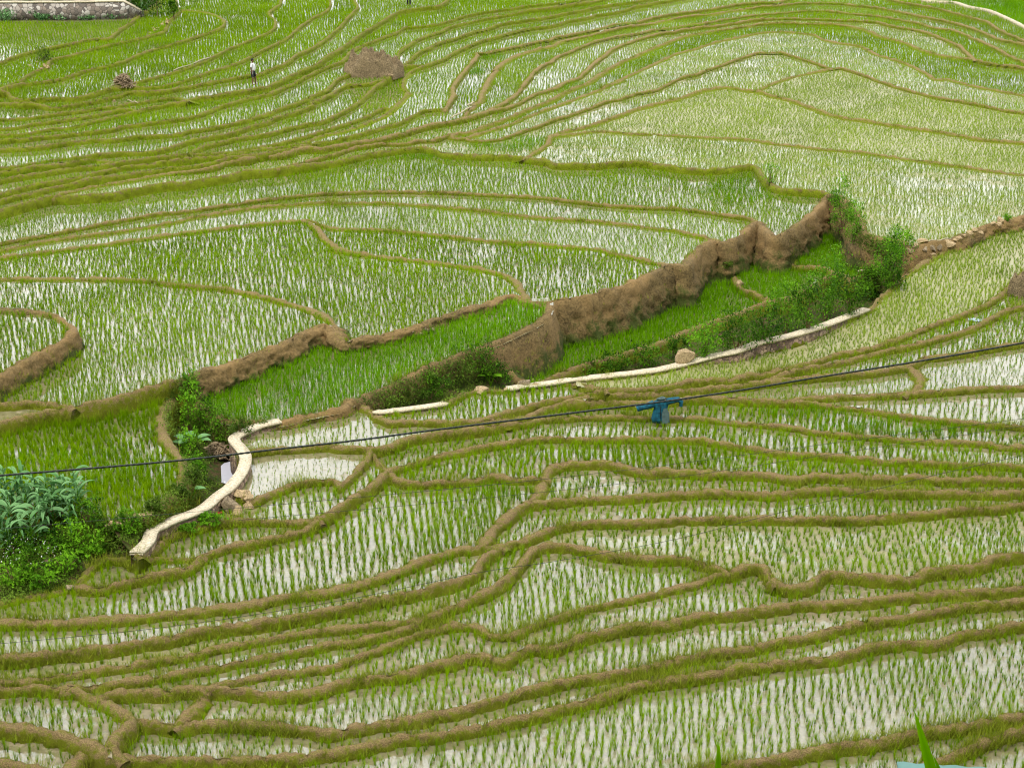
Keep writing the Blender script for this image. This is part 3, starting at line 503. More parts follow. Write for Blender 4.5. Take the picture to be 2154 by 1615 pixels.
BL={
'L1':'thin grassy bund just below the far rubble stone wall, top left','L2':'bund with the small heap of pale stones, upper left','L3':'hook-ended bund curling round at its right end, upper left',
'L4':'far left bund running past the dry brown brush heap up to a short stub','L5':'bund climbing from the brush heap to a brown knob at the top edge','L6':'bund passing just behind the man in the white shirt, swinging up in a curve',
'j4':'short bund joining the bund under the man in white, first of a close pair','j5':'second of the close pair of short bunds at the far left','j6':'long bund on which the man in the white shirt stands',
'j7':'long bund that runs up behind the big brown mound to the top edge','j8':'long bund that meets the left foot of the big brown mound','j9':'bund between two narrow strips running to the underside of the big brown mound',
'j10':'bund passing just under the right foot of the big brown mound','j11':'thin far bund merging with the S-bend bund right of the brown mound','j12':'short faint bund fragment at the far left, fourth below the white water strip',
'j13':'far bund making a brown S-bend right of the big brown mound','p4':'tiny stub of bund touching the right foot of the big brown mound','j14':'far bund that ends where the first tall brown S-shaped bund comes down',
'p5':'first tall brown S-shaped bund right of the brown mound, nearest to it','j15':'third tall brown S-shaped bund, flowing into a long arc over the upper right','p6':'second tall brown S-shaped bund, with the whitish bamboo pole at its foot',
'p7':'fourth S-shaped bund, shorter and fainter, beside the slim dark green patch','j17':'long bund from the left that arcs over the wide pale terraces','p9':'lower arc bund over the wide pale terraces, kinked at the right',
'p10':'greenish bund rising to the peak of the triangular pale terrace','p10b':'bund forming the top peak and right side of the triangular pale terrace','p11':'bund along the lower side of the triangular pale terrace',
'p12':'long gently sloping bund from the dark green nursery wedge to the right edge','p13':'short slanting brown bund closing the dark green nursery wedge','q1':'long dark grassy bund above the broad terrace behind the earth bank',
'q2':'upper of the two long bunds sweeping to the notches of the tall earth bank','q3':'lower of the two long bunds sweeping to the notches of the tall earth bank','q4':'bund from the left edge that bends and curls down to the earth bank',
'q5':'bund branching right from the bend and running to the earth bank crest','w':'tall bare brown earth bank with scalloped rim across the middle of the view','q7':'long bund from the left edge curving to a rounded tip on the bank',
'q8':'rounded lobe-shaped bund with a brown face at the left edge','q10':'short low mud bund beside the small open pool at the left edge','q9':'straight grassy bund above the bright green terrace at the left',
'q11':'thick snaking brown bund between the left green terrace and the stream','r0':'low weedy bund at the foot of the maize bank, bottom of the bushes','s1':'bund holding up the long green strip, bare brown at its right end',
'c2':'earth bund carrying the long pale wall cap','c3':'smooth brown bund curving up from the right end of the long pale wall','d1':'short brown spur going down right of the weedy mound','s2':'thin brown bund between the lower green strip and the bushes',
's2b':'short curled bund between the two lower green strips','s3':'small bund below the upper green strip, beside the tall pale green bush','s3b':'small bund separating the two upper green strips','s4':'curved brown bund closing the uppermost green strip near the rocks',
'y1':'bank and stony bund along the lower edge of the widest pale terrace','e1':'bund from the short wall cap rising to the brown lump at the right','e0':'short branch bund leaving the long pale wall below the angular boulder',
'e2':'bund running just below the one that rises to the brown lump','e3':'bund under the black cable at the right, above the short hooked bund','e4':'short hooked brown bund closing a white water strip at the right',
'e5':'bund along the lower side of the white water strip right of the scarecrow','e6':'bund slanting down right above the band of lush rice','e7':'long bund passing below the feet of the scarecrow','e8':'long bund from the brown knob right to the right edge, second below the scarecrow',
'e9':'short brown knob of earth right of the open watery terrace','e10':'low bund leading right from the brown knob to the upright brown bund','w2':'humped bund between the two watery terraces right of the boulders',
'g1':'thin curved bund above the narrow white water strip below the boulders','g1b':'short bund under the lower end of the pale curving wall','g2':'bund slanting up from the bushes to the brown knob','g3':'bund that turns upright in the middle as a thick brown stem, then runs right',
'g4':'bund branching right from the thick brown stem','g5':'bund swelling into a brown shoulder, then arcing above the wide watery terrace','g5c':'tiny connecting bund between two brown shoulders in the lower middle',
'g6':'bund arching over the rounded terrace in the lower middle','g7':'lower left bund joining the arched bund near the middle','g8':'bund with a hump in the middle and a pointed tip at its right end','gap1':'low grassy gap in the bund right of the pointed tip','g8r':'bund continuing to the right edge after the grassy gap',
'g9':'lower middle bund ending in a rounded brown nose','gap2':'low watery gap between two rounded bund noses','g9b':'bund starting at a rounded nose in the middle and running to the right edge','x1':'thick brown bund bending down in the bottom left corner',
'g10':'long smooth bund across the bottom, second above the widest bottom terrace','x2':'short thick brown cross bund in the lower left','g11':'long bund along the upper edge of the widest bottom terrace','x3':'bund curving down in the bottom left corner to meet the thick one',
'x3b':'thick brown spur going down to the bottom edge at the left','x4':'lowest bund in the bottom left corner','g13':'bund along the lower edge of the widest bottom terrace, bottom right','g14':'lowest bund in the bottom right corner','n2':'faint bund just inside the pale channel, far top right'}

BOBJ={}
for n,P in SM.items():
    if n in ('L0','n1','c1','d2') : continue
    kw={}; mat=M['bund']; nm='earth_bund'; cat='earth bund'
    py=P[:,1].mean(); px=P[:,0].mean()
    if n=='w': kw=dict(w=.34,bh=.13,batter=.22); mat=M['cliff']; nm='earth_bank'; cat='earth bank'
    elif n in('q11','y1'): kw=dict(w=.34,batter=.2 if n=='q11' else .3); mat=M['bund'] if n=='q11' else M['cliff']
    elif n=='d1': kw=dict(batter=.2,w=.3); mat=M['cliff']
    elif n=='q8': kw=dict(batter=.25,w=.3); mat=M['cliff']
    elif n=='s1': kw=dict(w=.34,batter=.25); mat=M['cliff']
    elif n in('x1','x2','x3','x3b'): kw=dict(w=.32,bh=.13)
    elif n in ('r0',): mat=M['bundg']
    elif (py<400 and px<1050): mat=M['bundg']; kw=dict(w=.2)
    elif n=='c2': kw=dict(w=.2,batter=.03)
    if n in('p5','p6','j15','p7','q8','e4','g3','q7','q4'): kw['w']=.3
    V,Fq,h=bund_mesh(n,P,**kw)
    if nm=='earth_bund' and n not in ('q11','y1','d1','s1','s2'): pass
    o=mesh_np(nm,V,[Fq],mat,smooth=False,attr={'hgt':h}); BOBJ[n]=o
    tag(o,BL.get(n,'earth bund between flooded rice terraces'),cat,'earth bunds between the rice terraces' if nm=='earth_bund' else None)
# ---------------------------------------------------------------- rice
def blades(BX,BY,BZ,Hh,Wd,Ld,az,seg2,tone):
    """one tapering, arching blade per entry; returns V,F arrays"""
    n=len(BX); ca,sa=np.cos(az),np.sin(az); 
    fx,fy=-sa,ca                               # width direction
    w2=Wd*.5
    if seg2:
        lx,ly=ca*Ld,sa*Ld
        P=np.empty((n,5,3),np.float32)
        P[:,0]=np.stack([BX-fx*w2,BY-fy*w2,BZ],1); P[:,1]=np.stack([BX+fx*w2,BY+fy*w2,BZ],1)
        mx_,my_,mz=BX+lx*.35,BY+ly*.35,BZ+Hh*.62
        P[:,2]=np.stack([mx_+fx*w2*.8,my_+fy*w2*.8,mz],1); P[:,3]=np.stack([mx_-fx*w2*.8,my_-fy*w2*.8,mz],1)
        P[:,4]=np.stack([BX+lx,BY+ly,BZ+Hh],1)
        b=np.arange(n)[:,None]*5
        return P.reshape(-1,3),[b+np.array([[0,1,2,3]]),b+np.array([[3,2,4]])],np.repeat(tone,5)
    P=np.empty((n,3,3),np.float32)
    P[:,0]=np.stack([BX-fx*w2,BY-fy*w2,BZ],1); P[:,1]=np.stack([BX+fx*w2,BY+fy*w2,BZ],1); P[:,2]=np.stack([BX+ca*Ld,BY+sa*Ld,BZ+Hh],1)
    b=np.arange(n)[:,None]*3
    return P.reshape(-1,3),[b+np.array([[0,1,2]])],np.repeat(tone,3)
class Acc:
    def __init__(s): s.V=[];s.F={};s.T=[];s.P=[];s.n=0
    def add(s,V,Fs,T,Pl=None):
        for f in Fs: s.F.setdefault(f.shape[1],[]).append(f+s.n)
        s.V.append(V); s.T.append(T); s.P.append(np.zeros(len(V)) if Pl is None else Pl); s.n+=len(V)
    def build(s,name,mat,parent=None):
        if not s.V: return None
        return mesh_np(name,np.concatenate(s.V),[np.concatenate(v) for v in s.F.values()],mat,parent,attr={'tone':np.concatenate(s.T),'pale':np.concatenate(s.P)})
def vn(X,Y,sc,seed):
    # cheap smooth value noise, vectorised
    x=X*sc+seed*17.3; y=Y*sc-seed*9.1; xi=np.floor(x).astype(int); yi=np.floor(y).astype(int); fx=x-xi; fy=y-yi
    fx=fx*fx*(3-2*fx); fy=fy*fy*(3-2*fy)
    h=lambda a,b:(np.abs(np.sin(a*127.1+b*311.7+seed)*43758.5453)%1.0)
    return (h(xi,yi)*(1-fx)+h(xi+1,yi)*fx)*(1-fy)+(h(xi,yi+1)*(1-fx)+h(xi+1,yi+1)*fx)*fy
adj={}
for (i,j,n),ct in cnt.items(): adj.setdefault(i,set()).add(j); adj.setdefault(j,set()).add(i)
wi=lid(*(700,800))
for sd in ((700,800),(1350,700),(1650,590),(1780,540)):
    for up in ((300,700),(600,600),(1150,560),(1300,480),(1400,460),(1500,470),(1400,390),(1900,440),(700,800),(1350,700)):
        if lid(*up)!=lid(*sd): adj.setdefault(lid(*sd),set()).add(lid(*up))
def inside(i,X,Y,m_own=.16,m_up=.24):
    """points that stand on the open floor of terrace i, clear of its own bund and of the bank behind"""
    ok=np.ones(len(X),bool)
    for ox,oy in ((m_own,0),(-m_own,0),(0,m_own),(0,-m_own)):
        z=zreg(i,X+ox,Y+oy); px,py=proj(X+ox,Y+oy,z+BH); ok&=labat(px,py)==i
    for j in adj.get(i,()):
        if True:
            for ox,oy in ((m_up,0),(-m_up,0),(0,m_up),(0,-m_up)):
                zj=zreg(j,X+ox,Y+oy); zi=zreg(i,X,Y)
                px,py=proj(X+ox,Y+oy,zj+BH); ok&=~((labat(px,py)==j)&(zj>zi+.01))
    return ok
NURS={lid(700,800):(.115,.40),lid(1350,700):(.12,.38),lid(1650,590):(.12,.38),lid(1780,540):(.12,.38),lid(2120,10):(.14,.3)}
# sown patches inside a terrace: (x,y,rx,ry)
PATCH=[(1075,303,110,20),(1185,185,65,18),(985,150,40,12),(1000,330,260,14),(1690,405,60,20),(1560,405,90,30),(1880,905,240,20),(1680,870,160,14),(1040,1040,60,20),(1010,120,60,10),(140,1000,260,60),(1010,1190,60,15)]
DEN={}
for (x,y),v_ in (((100,967),(1.5,1.25,.8)),((640,985),(.3,.38,1)),((640,905),(.5,.6,1)),((1960,860),(.6,.7,1)),((1900,790),(.6,.8,1)),((2050,740),(.6,.7,1)),((1400,390),(1.25,1.1,.9)),((1900,985),(1.3,1.15,.9)),((200,90),(1.4,1.2,1)),((300,110),(1.4,1.2,1)),((420,70),(1.4,1.2,1)),
  ((520,110),(1.4,1.2,1)),((640,60),(1.3,1.1,1)),((900,50),(1.3,1.2,1)),((500,30),(1.4,1.2,1)),((640,1160),(1.15,1.1,1)),((100,680),(1.2,1,1)),((900,1085),(1.2,1.1,1)),((100,1410),(1.2,1,1)),((1080,260),(.8,.9,1))): DEN[lid(x,y)]=v_
NORICE=SOILR|{lid(60,868)}
rice={'lower':Acc(),'mid':Acc(),'left':Acc(),'right':Acc(),'strip':Acc()}
def sstep(a,b,x): t=np.clip((x-a)/(b-a),0,1); return t*t*(3-2*t)
nh=0
for i in ids:
    if i in NORICE or i not in centroid: continue
    m=lab==i; ys,xs=np.where(m); pxs=xs*S-MX; pys=ys*S-MY
    inf=(pxs>-195)&(pxs<2350)&(pys>-30)&(pys<1760)
    if inf.sum()<40: continue
    pxs=pxs[inf];pys=pys[inf]; X,Y,_=unproj(pxs,pys,PL[i]); x0,x1,y0,y1=X.min(),X.max(),Y.min(),min(Y.max(),175)
    cx,cy=centroid[i]; nur=NURS.get(i)
    dm=DEN.get(i,(1,1,1)); dmm=dm[2]
    ac,al=(nur[0],nur[0]) if nur else ((.225,.155) if cy>820 else ((.185,.16) if cy>420 else (.2,.19)))
    if not nur and cx>1300 and cy<640: ac,al=.155,.18
    ac*=dmm
    ang=math.atan2(y0+y1,(x0+x1)) if False else math.atan2(float(np.mean(Y)),float(np.mean(X)))
    ang+=random.uniform(-.05,.05)
    ca,sa=math.cos(ang),math.sin(ang)
    R_=math.hypot(x1-x0,y1-y0)/2+1; mx_,my_=(x0+x1)/2,(y0+y1)/2
    a=np.arange(-R_,R_,al); b=np.arange(-R_,R_,ac); A1,B1=np.meshgrid(a,b)
    A1=A1+RS.uniform(0,al,(len(b),1)); A1=A1.ravel(); B1=B1.ravel()
    X=mx_+A1*ca-B1*sa; Y=my_+A1*sa+B1*ca
    keep=(X>x0-1)&(X<x1+1)&(Y>y0-1)&(Y<y1+1); A1,B1,X,Y=A1[keep],B1[keep],X[keep],Y[keep]
    wv=(vn(X,Y,.22,i)-.5)*.45+(vn(X,Y,1.3,i+.5)-.5)*.05
    X=X-wv*sa; Y=Y+wv*ca
    jt=.045 if nur else (.042 if cy>820 else .046)
    X=X+RS.normal(0,jt,len(X)); Y=Y+RS.normal(0,jt,len(X))
    ok=inside(i,X,Y); X,Y=X[ok],Y[ok]
    if len(X)==0: continue
    z=zreg(i,X,Y); px,py=proj(X,Y,z)
    ok=(px>-195)&(px<2350)&(py>-30)&(py<1760); X,Y,z,px,py=X[ok],Y[ok],z[ok],px[ok],py[ok]
    pale=PALER.get(i,.0)*sstep(900,1250,px) if (cy<700) else np.full(len(px),PALER.get(i,0)*.4)
    if nur: pale*=0
    # missing and weak plants
    dn=vn(X,Y,.25,i+3.3); miss=RS.rand(len(X))<(.05+.25*(dn<.25)); X,Y,z,px,py,pale,dn=[q[~miss] for q in (X,Y,z,px,py,pale,dn)]
    nh+=len(X)
    dist=np.hypot(Y,HC-z); far=float(np.median(dist))>78
    hb=np.full(len(X),.36) if nur else np.where(py>820,.29,np.where(py<330,.24,.25))
    hb=hb*dm[1]*(1-.15*pale)*(.8+.4*vn(X,Y,.4,i+7))*RS.uniform(.6,1.25,len(X))
    lush=sstep(1000,700,px)*sstep(430,300,py)
    dm=DEN.get(i,(1,1,1)); nb=max(3,int((8 if far else (18 if cy>820 else 12))*dm[0]))
    if nur: nb=6
    if i==lid(2120,10): nb=4
    k=np.repeat(np.arange(len(X)),nb)
    # thinner hills where pale
    drop=RS.rand(len(k))<(.08*pale[k]+.0)*(1-lush[k]); k=k[~drop]
    n=len(k); az=RS.uniform(0,2*math.pi,n); r0_=RS.uniform(0,.018,n)
    az2=az+RS.normal(0,.3,n)
    Hh=hb[k]*RS.uniform(.6,1.1,n); Ld=Hh*RS.uniform(.12,.7,n)
    wd=np.clip(dist[k]*.00018,.007,.018)*(1+.15*lush[k]) if not nur else np.clip(dist[k]*.00022,.012,.022)
    tone=np.clip(RS.normal(.5,.2,n)+(dn[k]-.5)*.5,0,1)
    V,Fs,T=blades(X[k]+np.cos(az)*r0_,Y[k]+np.sin(az)*r0_,z[k]-.01,Hh,wd,Ld,az2,not far,tone)
    rep=5 if not far else 3
    key='strip' if nur else ('lower' if cy>820 else ('mid' if cy>395 and cx<1700 and cy<820 and i not in (lid(1900,440),lid(1900,320),lid(1950,600)) else ('right' if cx>1150 else 'left')))
    rice[key].add(V,Fs,T,np.repeat(pale[k],rep))
    # sown patches
    for (qx,qy,rx,ry) in PATCH:
        if lid(qx,qy)!=i: continue
        g=np.arange(0,1)
        X0,Y0,_=unproj(np.array([qx-rx,qx+rx,qx,qx]),np.array([qy,qy,qy-ry,qy+ry]),PL[i])
        na=int(min(30000,(X0[1]-X0[0])*(Y0[2]-Y0[3])*28))
        XX=RS.uniform(X0[0],X0[1],na); YY=RS.uniform(Y0[3],Y0[2],na)
        ok=inside(i,XX,YY); XX,YY=XX[ok],YY[ok]; zz=zreg(i,XX,YY); p_,q_=proj(XX,YY,zz)
        e=((p_-qx)/rx)**2+((q_-qy)/ry)**2; ok=e<RS.uniform(.3,1,len(e)); XX,YY,zz=XX[ok],YY[ok],zz[ok]
        k2=np.repeat(np.arange(len(XX)),4); n=len(k2); az=RS.uniform(0,6.28,n); Hh=RS.uniform(.2,.36,n)
        V,Fs,T=blades(XX[k2]+RS.normal(0,.02,n),YY[k2]+RS.normal(0,.02,n),zz[k2],Hh,np.full(n,.016),Hh*.3,az,not far,RS.uniform(.1,.6,n))
        rice['strip'].add(V,Fs,T)
print('hills',nh,'verts',{k:a.n for k,a in rice.items()})
def ricemat():
    m=M['rice']; nt=m.node_tree
    # blend towards the paler, thinner seedlings by the plants' own 'pale' value
    r=[n for n in nt.nodes if n.type=='VALTORGB'][0]; p=[n for n in nt.nodes if n.type=='BSDF_PRINCIPLED'][0]; t=[n for n in nt.nodes if n.type=='BSDF_TRANSLUCENT'][0]
    a=N(nt,'ShaderNodeAttribute',attribute_name='pale')
    r2=ramp(nt,r.inputs[0].links[0].from_socket,[(.3,(.13,.22,.015)),(.95,(.34,.45,.05))])
    c=mixc(nt,a.outputs['Fac'],r.outputs[0],r2.outputs[0]); nt.links.new(c,p.inputs['Base Color']); nt.links.new(c,t.inputs[0])
ricemat()
RL={'lower':'bright green rice seedlings in rows on the lowest flooded terraces, below the white-topped wall',
 'mid':'green rice seedlings on the terraces just above the tall bare earth bank',
 'left':'dense bright green rice on the narrow far terraces around the man in the white shirt',
 'right':'pale thin rice seedlings on the wide muddy terraces of the upper right',
 'strip':'lush dark green nursery rice on the small strips at the foot of the earth bank'}
for k,a in rice.items():
    o=a.build('rice_seedlings',M['nursery'] if k=='strip' else M['rice'])
    if o: tag(o,RL[k],'rice plants',kind='stuff')
# ---------------------------------------------------------------- grass on the bunds
ga=Acc()
for n,(X,Y,zc,za,zb,NL,wd,bt) in STN.items():
    if n in ('c1',): continue
    px,py=proj(X,Y,zc); vis=(px>-30)&(px<2190)&(py>-10)&(py<1650)
    idx=np.where(vis)[0]
    if len(idx)==0: continue
    per=10 if n not in ('w','d1') else 4
    if n in ('s1','s2','q11','r0','y1'): per=9
    k=np.repeat(idx,per); m=len(k); side=np.where(RS.rand(m)<.5,1,-1); u_=RS.rand(m)**.7
    if n in ('w','d1'): u_=RS.rand(m)**3
    zz=np.where(side>0,za[k],zb[k]); drop=zc[k]-zz; off=side*(wd[k]*.5*np.minimum(u_*3,1)+bt*drop*u_)
    X_=X[k]+NL[k,0]*off+RS.normal(0,.06,m); Y_=Y[k]+NL[k,1]*off+RS.normal(0,.06,m); Z_=zc[k]-drop*u_*.97
    lush=vn(X_,Y_,.6,2.2)>.45; sel=lush|(RS.rand(m)<.3); sel&=(RS.rand(m)<.25+u_*1.1); X_,Y_,Z_=X_[sel],Y_[sel],Z_[sel]
    q=np.repeat(np.arange(len(X_)),4); m=len(q)
    Hh=RS.uniform(.05,.2,m)*(1+1.0*(vn(X_[q],Y_[q],1.1,8.8)>.68)); 
    V,Fs,T=blades(X_[q]+RS.normal(0,.03,m),Y_[q]+RS.normal(0,.03,m),Z_[q]-.02,Hh,np.full(m,.014),Hh*RS.uniform(.3,1.1,m),RS.uniform(0,6.28,m),False,RS.rand(m))
    ga.add(V,Fs,T)
o=ga.build('grass',M['grass']); tag(o,'short olive grass and weeds growing on the sides of the earth bunds','grass',kind='stuff')
# ---------------------------------------------------------------- camera, light
cam=bpy.data.cameras.new('camera'); co=bpy.data.objects.new('camera',cam); C.objects.link(co)
co.location=(0,0,HC); co.rotation_euler=(math.pi/2-PITCH,0,0); cam.sensor_width=36; cam.lens=F/2154*36; cam.clip_end=6000; cam.clip_start=.1
bpy.context.scene.camera=co
w=bpy.data.worlds.new('World'); bpy.context.scene.world=w; w.use_nodes=True; nt=w.node_tree; nt.nodes.clear()
SUN_EL,SUN_AZ=math.radians(62),math.radians(200)
sky=nt.nodes.new('ShaderNodeTexSky'); sky.sky_type='NISHITA'; sky.sun_disc=False; sky.sun_elevation=SUN_EL; sky.sun_rotation=SUN_AZ
try: sky.dust_density=3
except: pass
hs=nt.nodes.new('ShaderNodeHueSaturation'); hs.inputs['Saturation'].default_value=.18; nt.links.new(sky.outputs[0],hs.inputs['Color'])
# overcast: cloud layer drifting over the sky, brighter and darker patches
tc=nt.nodes.new('ShaderNodeTexCoord'); cn=nt.nodes.new('ShaderNodeTexNoise'); cn.inputs['Scale'].default_value=3; cn.inputs['Detail'].default_value=5; nt.links.new(tc.outputs['Generated'],cn.inputs['Vector'])
cr=nt.nodes.new('ShaderNodeValToRGB'); cr.color_ramp.elements[0].position=.3; cr.color_ramp.elements[0].color=(7.5,8.0,8.6,1); cr.color_ramp.elements[1].position=.7; cr.color_ramp.elements[1].color=(13,13,13,1)
nt.links.new(cn.outputs[0],cr.inputs[0])
sx=nt.nodes.new('ShaderNodeSeparateXYZ'); nt.links.new(tc.outputs['Generated'],sx.inputs[0])
hr=nt.nodes.new('ShaderNodeValToRGB'); hr.color_ramp.elements[0].position=.05; hr.color_ramp.elements[0].color=(1.45,1.47,1.5,1); hr.color_ramp.elements[1].position=.75; hr.color_ramp.elements[1].color=(.8,.8,.8,1); nt.links.new(sx.outputs[2],hr.inputs[0])
mm_=nt.nodes.new('ShaderNodeMix'); mm_.data_type='RGBA'; mm_.blend_type='MULTIPLY'; mm_.inputs[0].default_value=1; nt.links.new(cr.outputs[0],mm_.inputs[6]); nt.links.new(hr.outputs[0],mm_.inputs[7])
mx=nt.nodes.new('ShaderNodeMix'); mx.data_type='RGBA'; mx.inputs[0].default_value=.8; nt.links.new(hs.outputs[0],mx.inputs[6]); nt.links.new(mm_.outputs[2],mx.inputs[7])
bg=nt.nodes.new('ShaderNodeBackground'); bg.inputs[1].default_value=.1; nt.links.new(mx.outputs[2],bg.inputs[0]); ow=nt.nodes.new('ShaderNodeOutputWorld'); nt.links.new(bg.outputs[0],ow.inputs[0])
sl=bpy.data.lights.new('sun','SUN'); sl.energy=1.5; sl.angle=math.radians(10); sl.color=(1,.96,.88); so=bpy.data.objects.new('sun',sl); C.objects.link(so)
d=Vector((math.sin(SUN_AZ)*math.cos(SUN_EL),math.cos(SUN_AZ)*math.cos(SUN_EL),math.sin(SUN_EL))); so.rotation_euler=d.to_track_quat('Z','Y').to_euler()
sc=bpy.context.scene; sc.view_settings.view_transform='Standard'; sc.view_settings.look='None'; sc.view_settings.exposure=.8; sc.view_settings.gamma=1
sc.cycles.filter_width=1.15; sc.cycles.max_bounces=6; sc.cycles.transparent_max_bounces=4; sc.cycles.caustics_reflective=False
# ================================================================ things
from mathutils.bvhtree import BVHTree
_V=[];_F=[]
for o in list(C.objects):
    if o.type=='MESH' and o.name.split('.')[0] in ('water','ground','earth_bund','earth_bank'):
        b=len(_V); me=o.data; co_=np.empty(len(me.vertices)*3,np.float32); me.vertices.foreach_get('co',co_); _V+=co_.reshape(-1,3).tolist(); _F+=[tuple(b+i for i in p.vertices) for p in me.polygons]
BV=BVHTree.FromPolygons(_V,_F)
def hit(px,py):
    dx,dy,dz=rays(px,py); v=Vector((float(dx),float(dy),float(dz))).normalized()
    h=BV.ray_cast(Vector((0,0,HC)),v,400); return h[0] if h[0] is not None else at(px,py,ZY)
M['twig']=soilmat('dry_twigs',(.12,.07,.035),(.42,.32,.2),5)
def upv(P): return np.array(P,float)
def crestline(n,sel=None):
    X,Y,zc,za,zb,NL,wd,bt=STN[n]; return X,Y,zc,za,zb,NL
def strip_slab(X,Y,zt,thick,hw,NL,jit=.0,bottom=None,seed=0):
    n=len(X); MBs=[]
    V=[];
    for off,top in ((-1,1),(1,1),(1,0),(-1,0)):
        w_=hw*(1+.08*np.array([noise.noise(Vector((x*1.3,y*1.3,seed+off))) for x,y in zip(X,Y)]))
        zz=zt+ (0 if top else -1)*thick if bottom is None else (zt if top else bottom)
        j=np.array([noise.noise(Vector((x*2,y*2,seed+5+top))) for x,y in zip(X,Y)])*jit
        V.append(np.stack([X+NL[:,0]*off*w_,Y+NL[:,1]*off*w_,zz+j],1))
    V=np.array(V).transpose(1,0,2).reshape(-1,3); idx=np.arange(n*4).reshape(n,4)
    Fq=[]
    for a in range(4):
        b=(a+1)%4; Fq.append(np.stack([idx[:-1,a],idx[1:,a],idx[1:,b],idx[:-1,b]],1))
    Fq.append(idx[:1,::-1]); Fq.append(idx[-1:,:]); return V,[np.concatenate(Fq)]
# the white-topped wall beside the stream: masonry body and pale concrete cap
V,Fq,h=bund_mesh('c1',SM['c1'],w=.3)
X,Y,zc,za,zb,NL=crestline('c1')
def capped(sl,n,lbl,wl,hw=.17,low=None,mat='masonry'):
    X,Y,zc,za,zb,NL=[q[sl] for q in crestline(n)]
    zt=smooth1(zc,3)+.06
    root=empty('retaining_wall',(float(X[0]),float(Y[0]),float(zt[0])))
    tag(root,lbl,'wall')
    bot=np.minimum(za,zb)-.15 if low is None else low
    V,Fs=strip_slab(X,Y,zt-.07,0,hw-.03,NL,bottom=bot,seed=3); b=mesh_np('wall_body',V,Fs,M[mat])
    V,Fs=strip_slab(X,Y,zt,.09,hw,NL,jit=.012,seed=9); c_=mesh_np('cap',V,Fs,M['cap'])
    for o in (b,c_):
        o.parent=root; o.matrix_parent_inverse=Matrix.Translation(-root.location)
    return root
P1=SM['c1']; 
capped(slice(0,len(P1)),'c1','pale winding concrete-topped wall curving round the small pool of the stream',None,hw=.19,mat='masonry')
P2=SM['c2']
def rng(P,x0,x1): i=np.where((P[:,0]>=x0)&(P[:,0]<=x1))[0]; return slice(int(i[0]),int(i[-1])+1)
capped(rng(P2,788,938),'c2','short pale concrete-topped wall below the weedy mound',None,hw=.15)
capped(rng(P2,1062,1826),'c2','long pale concrete-topped wall running below the line of green bushes',None,hw=.18)
# pale rim of the irrigation channel, top right
Pn=SM['n1']; bund_mesh('n1',Pn,w=.2); X,Y,zc,za,zb,NL=crestline('n1'); V,Fs=strip_slab(X,Y,zc+.03,.3,.13,NL,jit=.01); o=mesh_np('concrete_channel',V,Fs,M['cap'])
tag(o,'thin pale concrete channel curving between rice terraces in the far top right','channel')
# ---- rocks
ROCKM=None
def rockmesh(seed,sub=3,sharp=.35):
    import bmesh
    bm=bmesh.new(); bmesh.ops.create_icosphere(bm,subdivisions=sub,radius=1); rs=np.random.RandomState(seed)
    cuts=[(Vector(rs.normal(0,1,3)).normalized(),rs.uniform(.42,.8)) for _ in range(13)]
    for v in bm.verts:
      for _r in range(2):
        for n_,d in cuts:
            e=v.co.dot(n_)-d
            if e>0: v.co-=n_*e
        v.co*=1+.05*noise.noise(v.co*3.7+Vector((seed,0,0)))
    me=bpy.data.meshes.new('rock'); bm.to_mesh(me); bm.free(); return me
def rock(px,py,wpx,hpx,label,z=None,mat='stone',seed=None,name='rock',group=None,rz=None,depth=1.0):
    seed=random.randint(0,999) if seed is None else seed
    base=hit(px,py+hpx*.5)-Vector((0,0,.02)); z0=base.z; s=scale(py,z0); me=rockmesh(seed); me.materials.append(M[mat])
    o=bpy.data.objects.new(name,me); C.objects.link(o)
    rw=wpx/2/s; rh=hpx/2/s*1.1; o.scale=(rw*1.15,rw*depth,rh*1.15); o.location=base+Vector((0,rw*depth*.3,rh*.75)); o.rotation_euler=(0,0,rz if rz is not None else random.uniform(-.5,.5))
    tag(o,label,'rock',group); return o
def crz(n,px,py):
    P=SM[n]; i=int(np.argmin(np.hypot(P[:,0]-px,P[:,1]-py))); return float(STN[n][2][i])
rock(1443,750,42,36,'large angular tan boulder standing on the white wall cap beside the bushes',z=crz('c2',1443,766)+.05,seed=5,rz=.3)
rock(1013,821,36,14,'flat pale boulder at the foot of the weedy mound, left of the wall cap',z=crz('c2',1013,824),seed=8)
rock(1106,803,34,14,'broad brownish boulder in the gully right of the weedy mound',z=crz('c2',1106,812)-.05,mat='greystone',seed=12)
for x,y,w_ in ((1064,817,12),(1092,806,14),(1128,808,12),(1120,797,10)): rock(x,y,w_,w_*.6,'small loose stone in the gully beside the weedy mound',z=crz('c2',x,y+6)-.05,group='stones in the gully beside the weedy mound')
rock(1557,594,17,12,'single pale stone lying at the foot of the tall earth bank',seed=20)
zc1=crz('c1',440,1065)
for x,y,w_,h_,lb,mt in ((442,1066,40,32,'wide pale wedge-shaped boulder leaning on the lower end of the curving wall','stone'),(457,1053,18,20,'upright oval tan stone between two big boulders by the curving wall','stone'),
  (481,1060,44,38,'large mossy grey boulder beside the curving wall','greystone'),(504,1037,44,13,'long flat orange-tan stone on top of the rock pile by the wall','stone'),
  (522,1046,28,14,'flat reddish stone at the right of the rock pile','stone'),(524,1060,24,18,'pale blocky stone at the right end of the rock pile','stone'),(503,1072,24,24,'rounded tan stone at the front of the rock pile','stone'),
  (487,1081,14,8,'small pale stone in front of the mossy grey boulder','stone'),(411,1091,20,18,'squat yellowish block in the grass below the curving wall','stone'),(496,1047,18,12,'small tan stone wedged behind the mossy boulder','stone')):
    rock(x,y,w_,h_,lb,mat=mt,z=zc1-.25 if y<1085 else None)
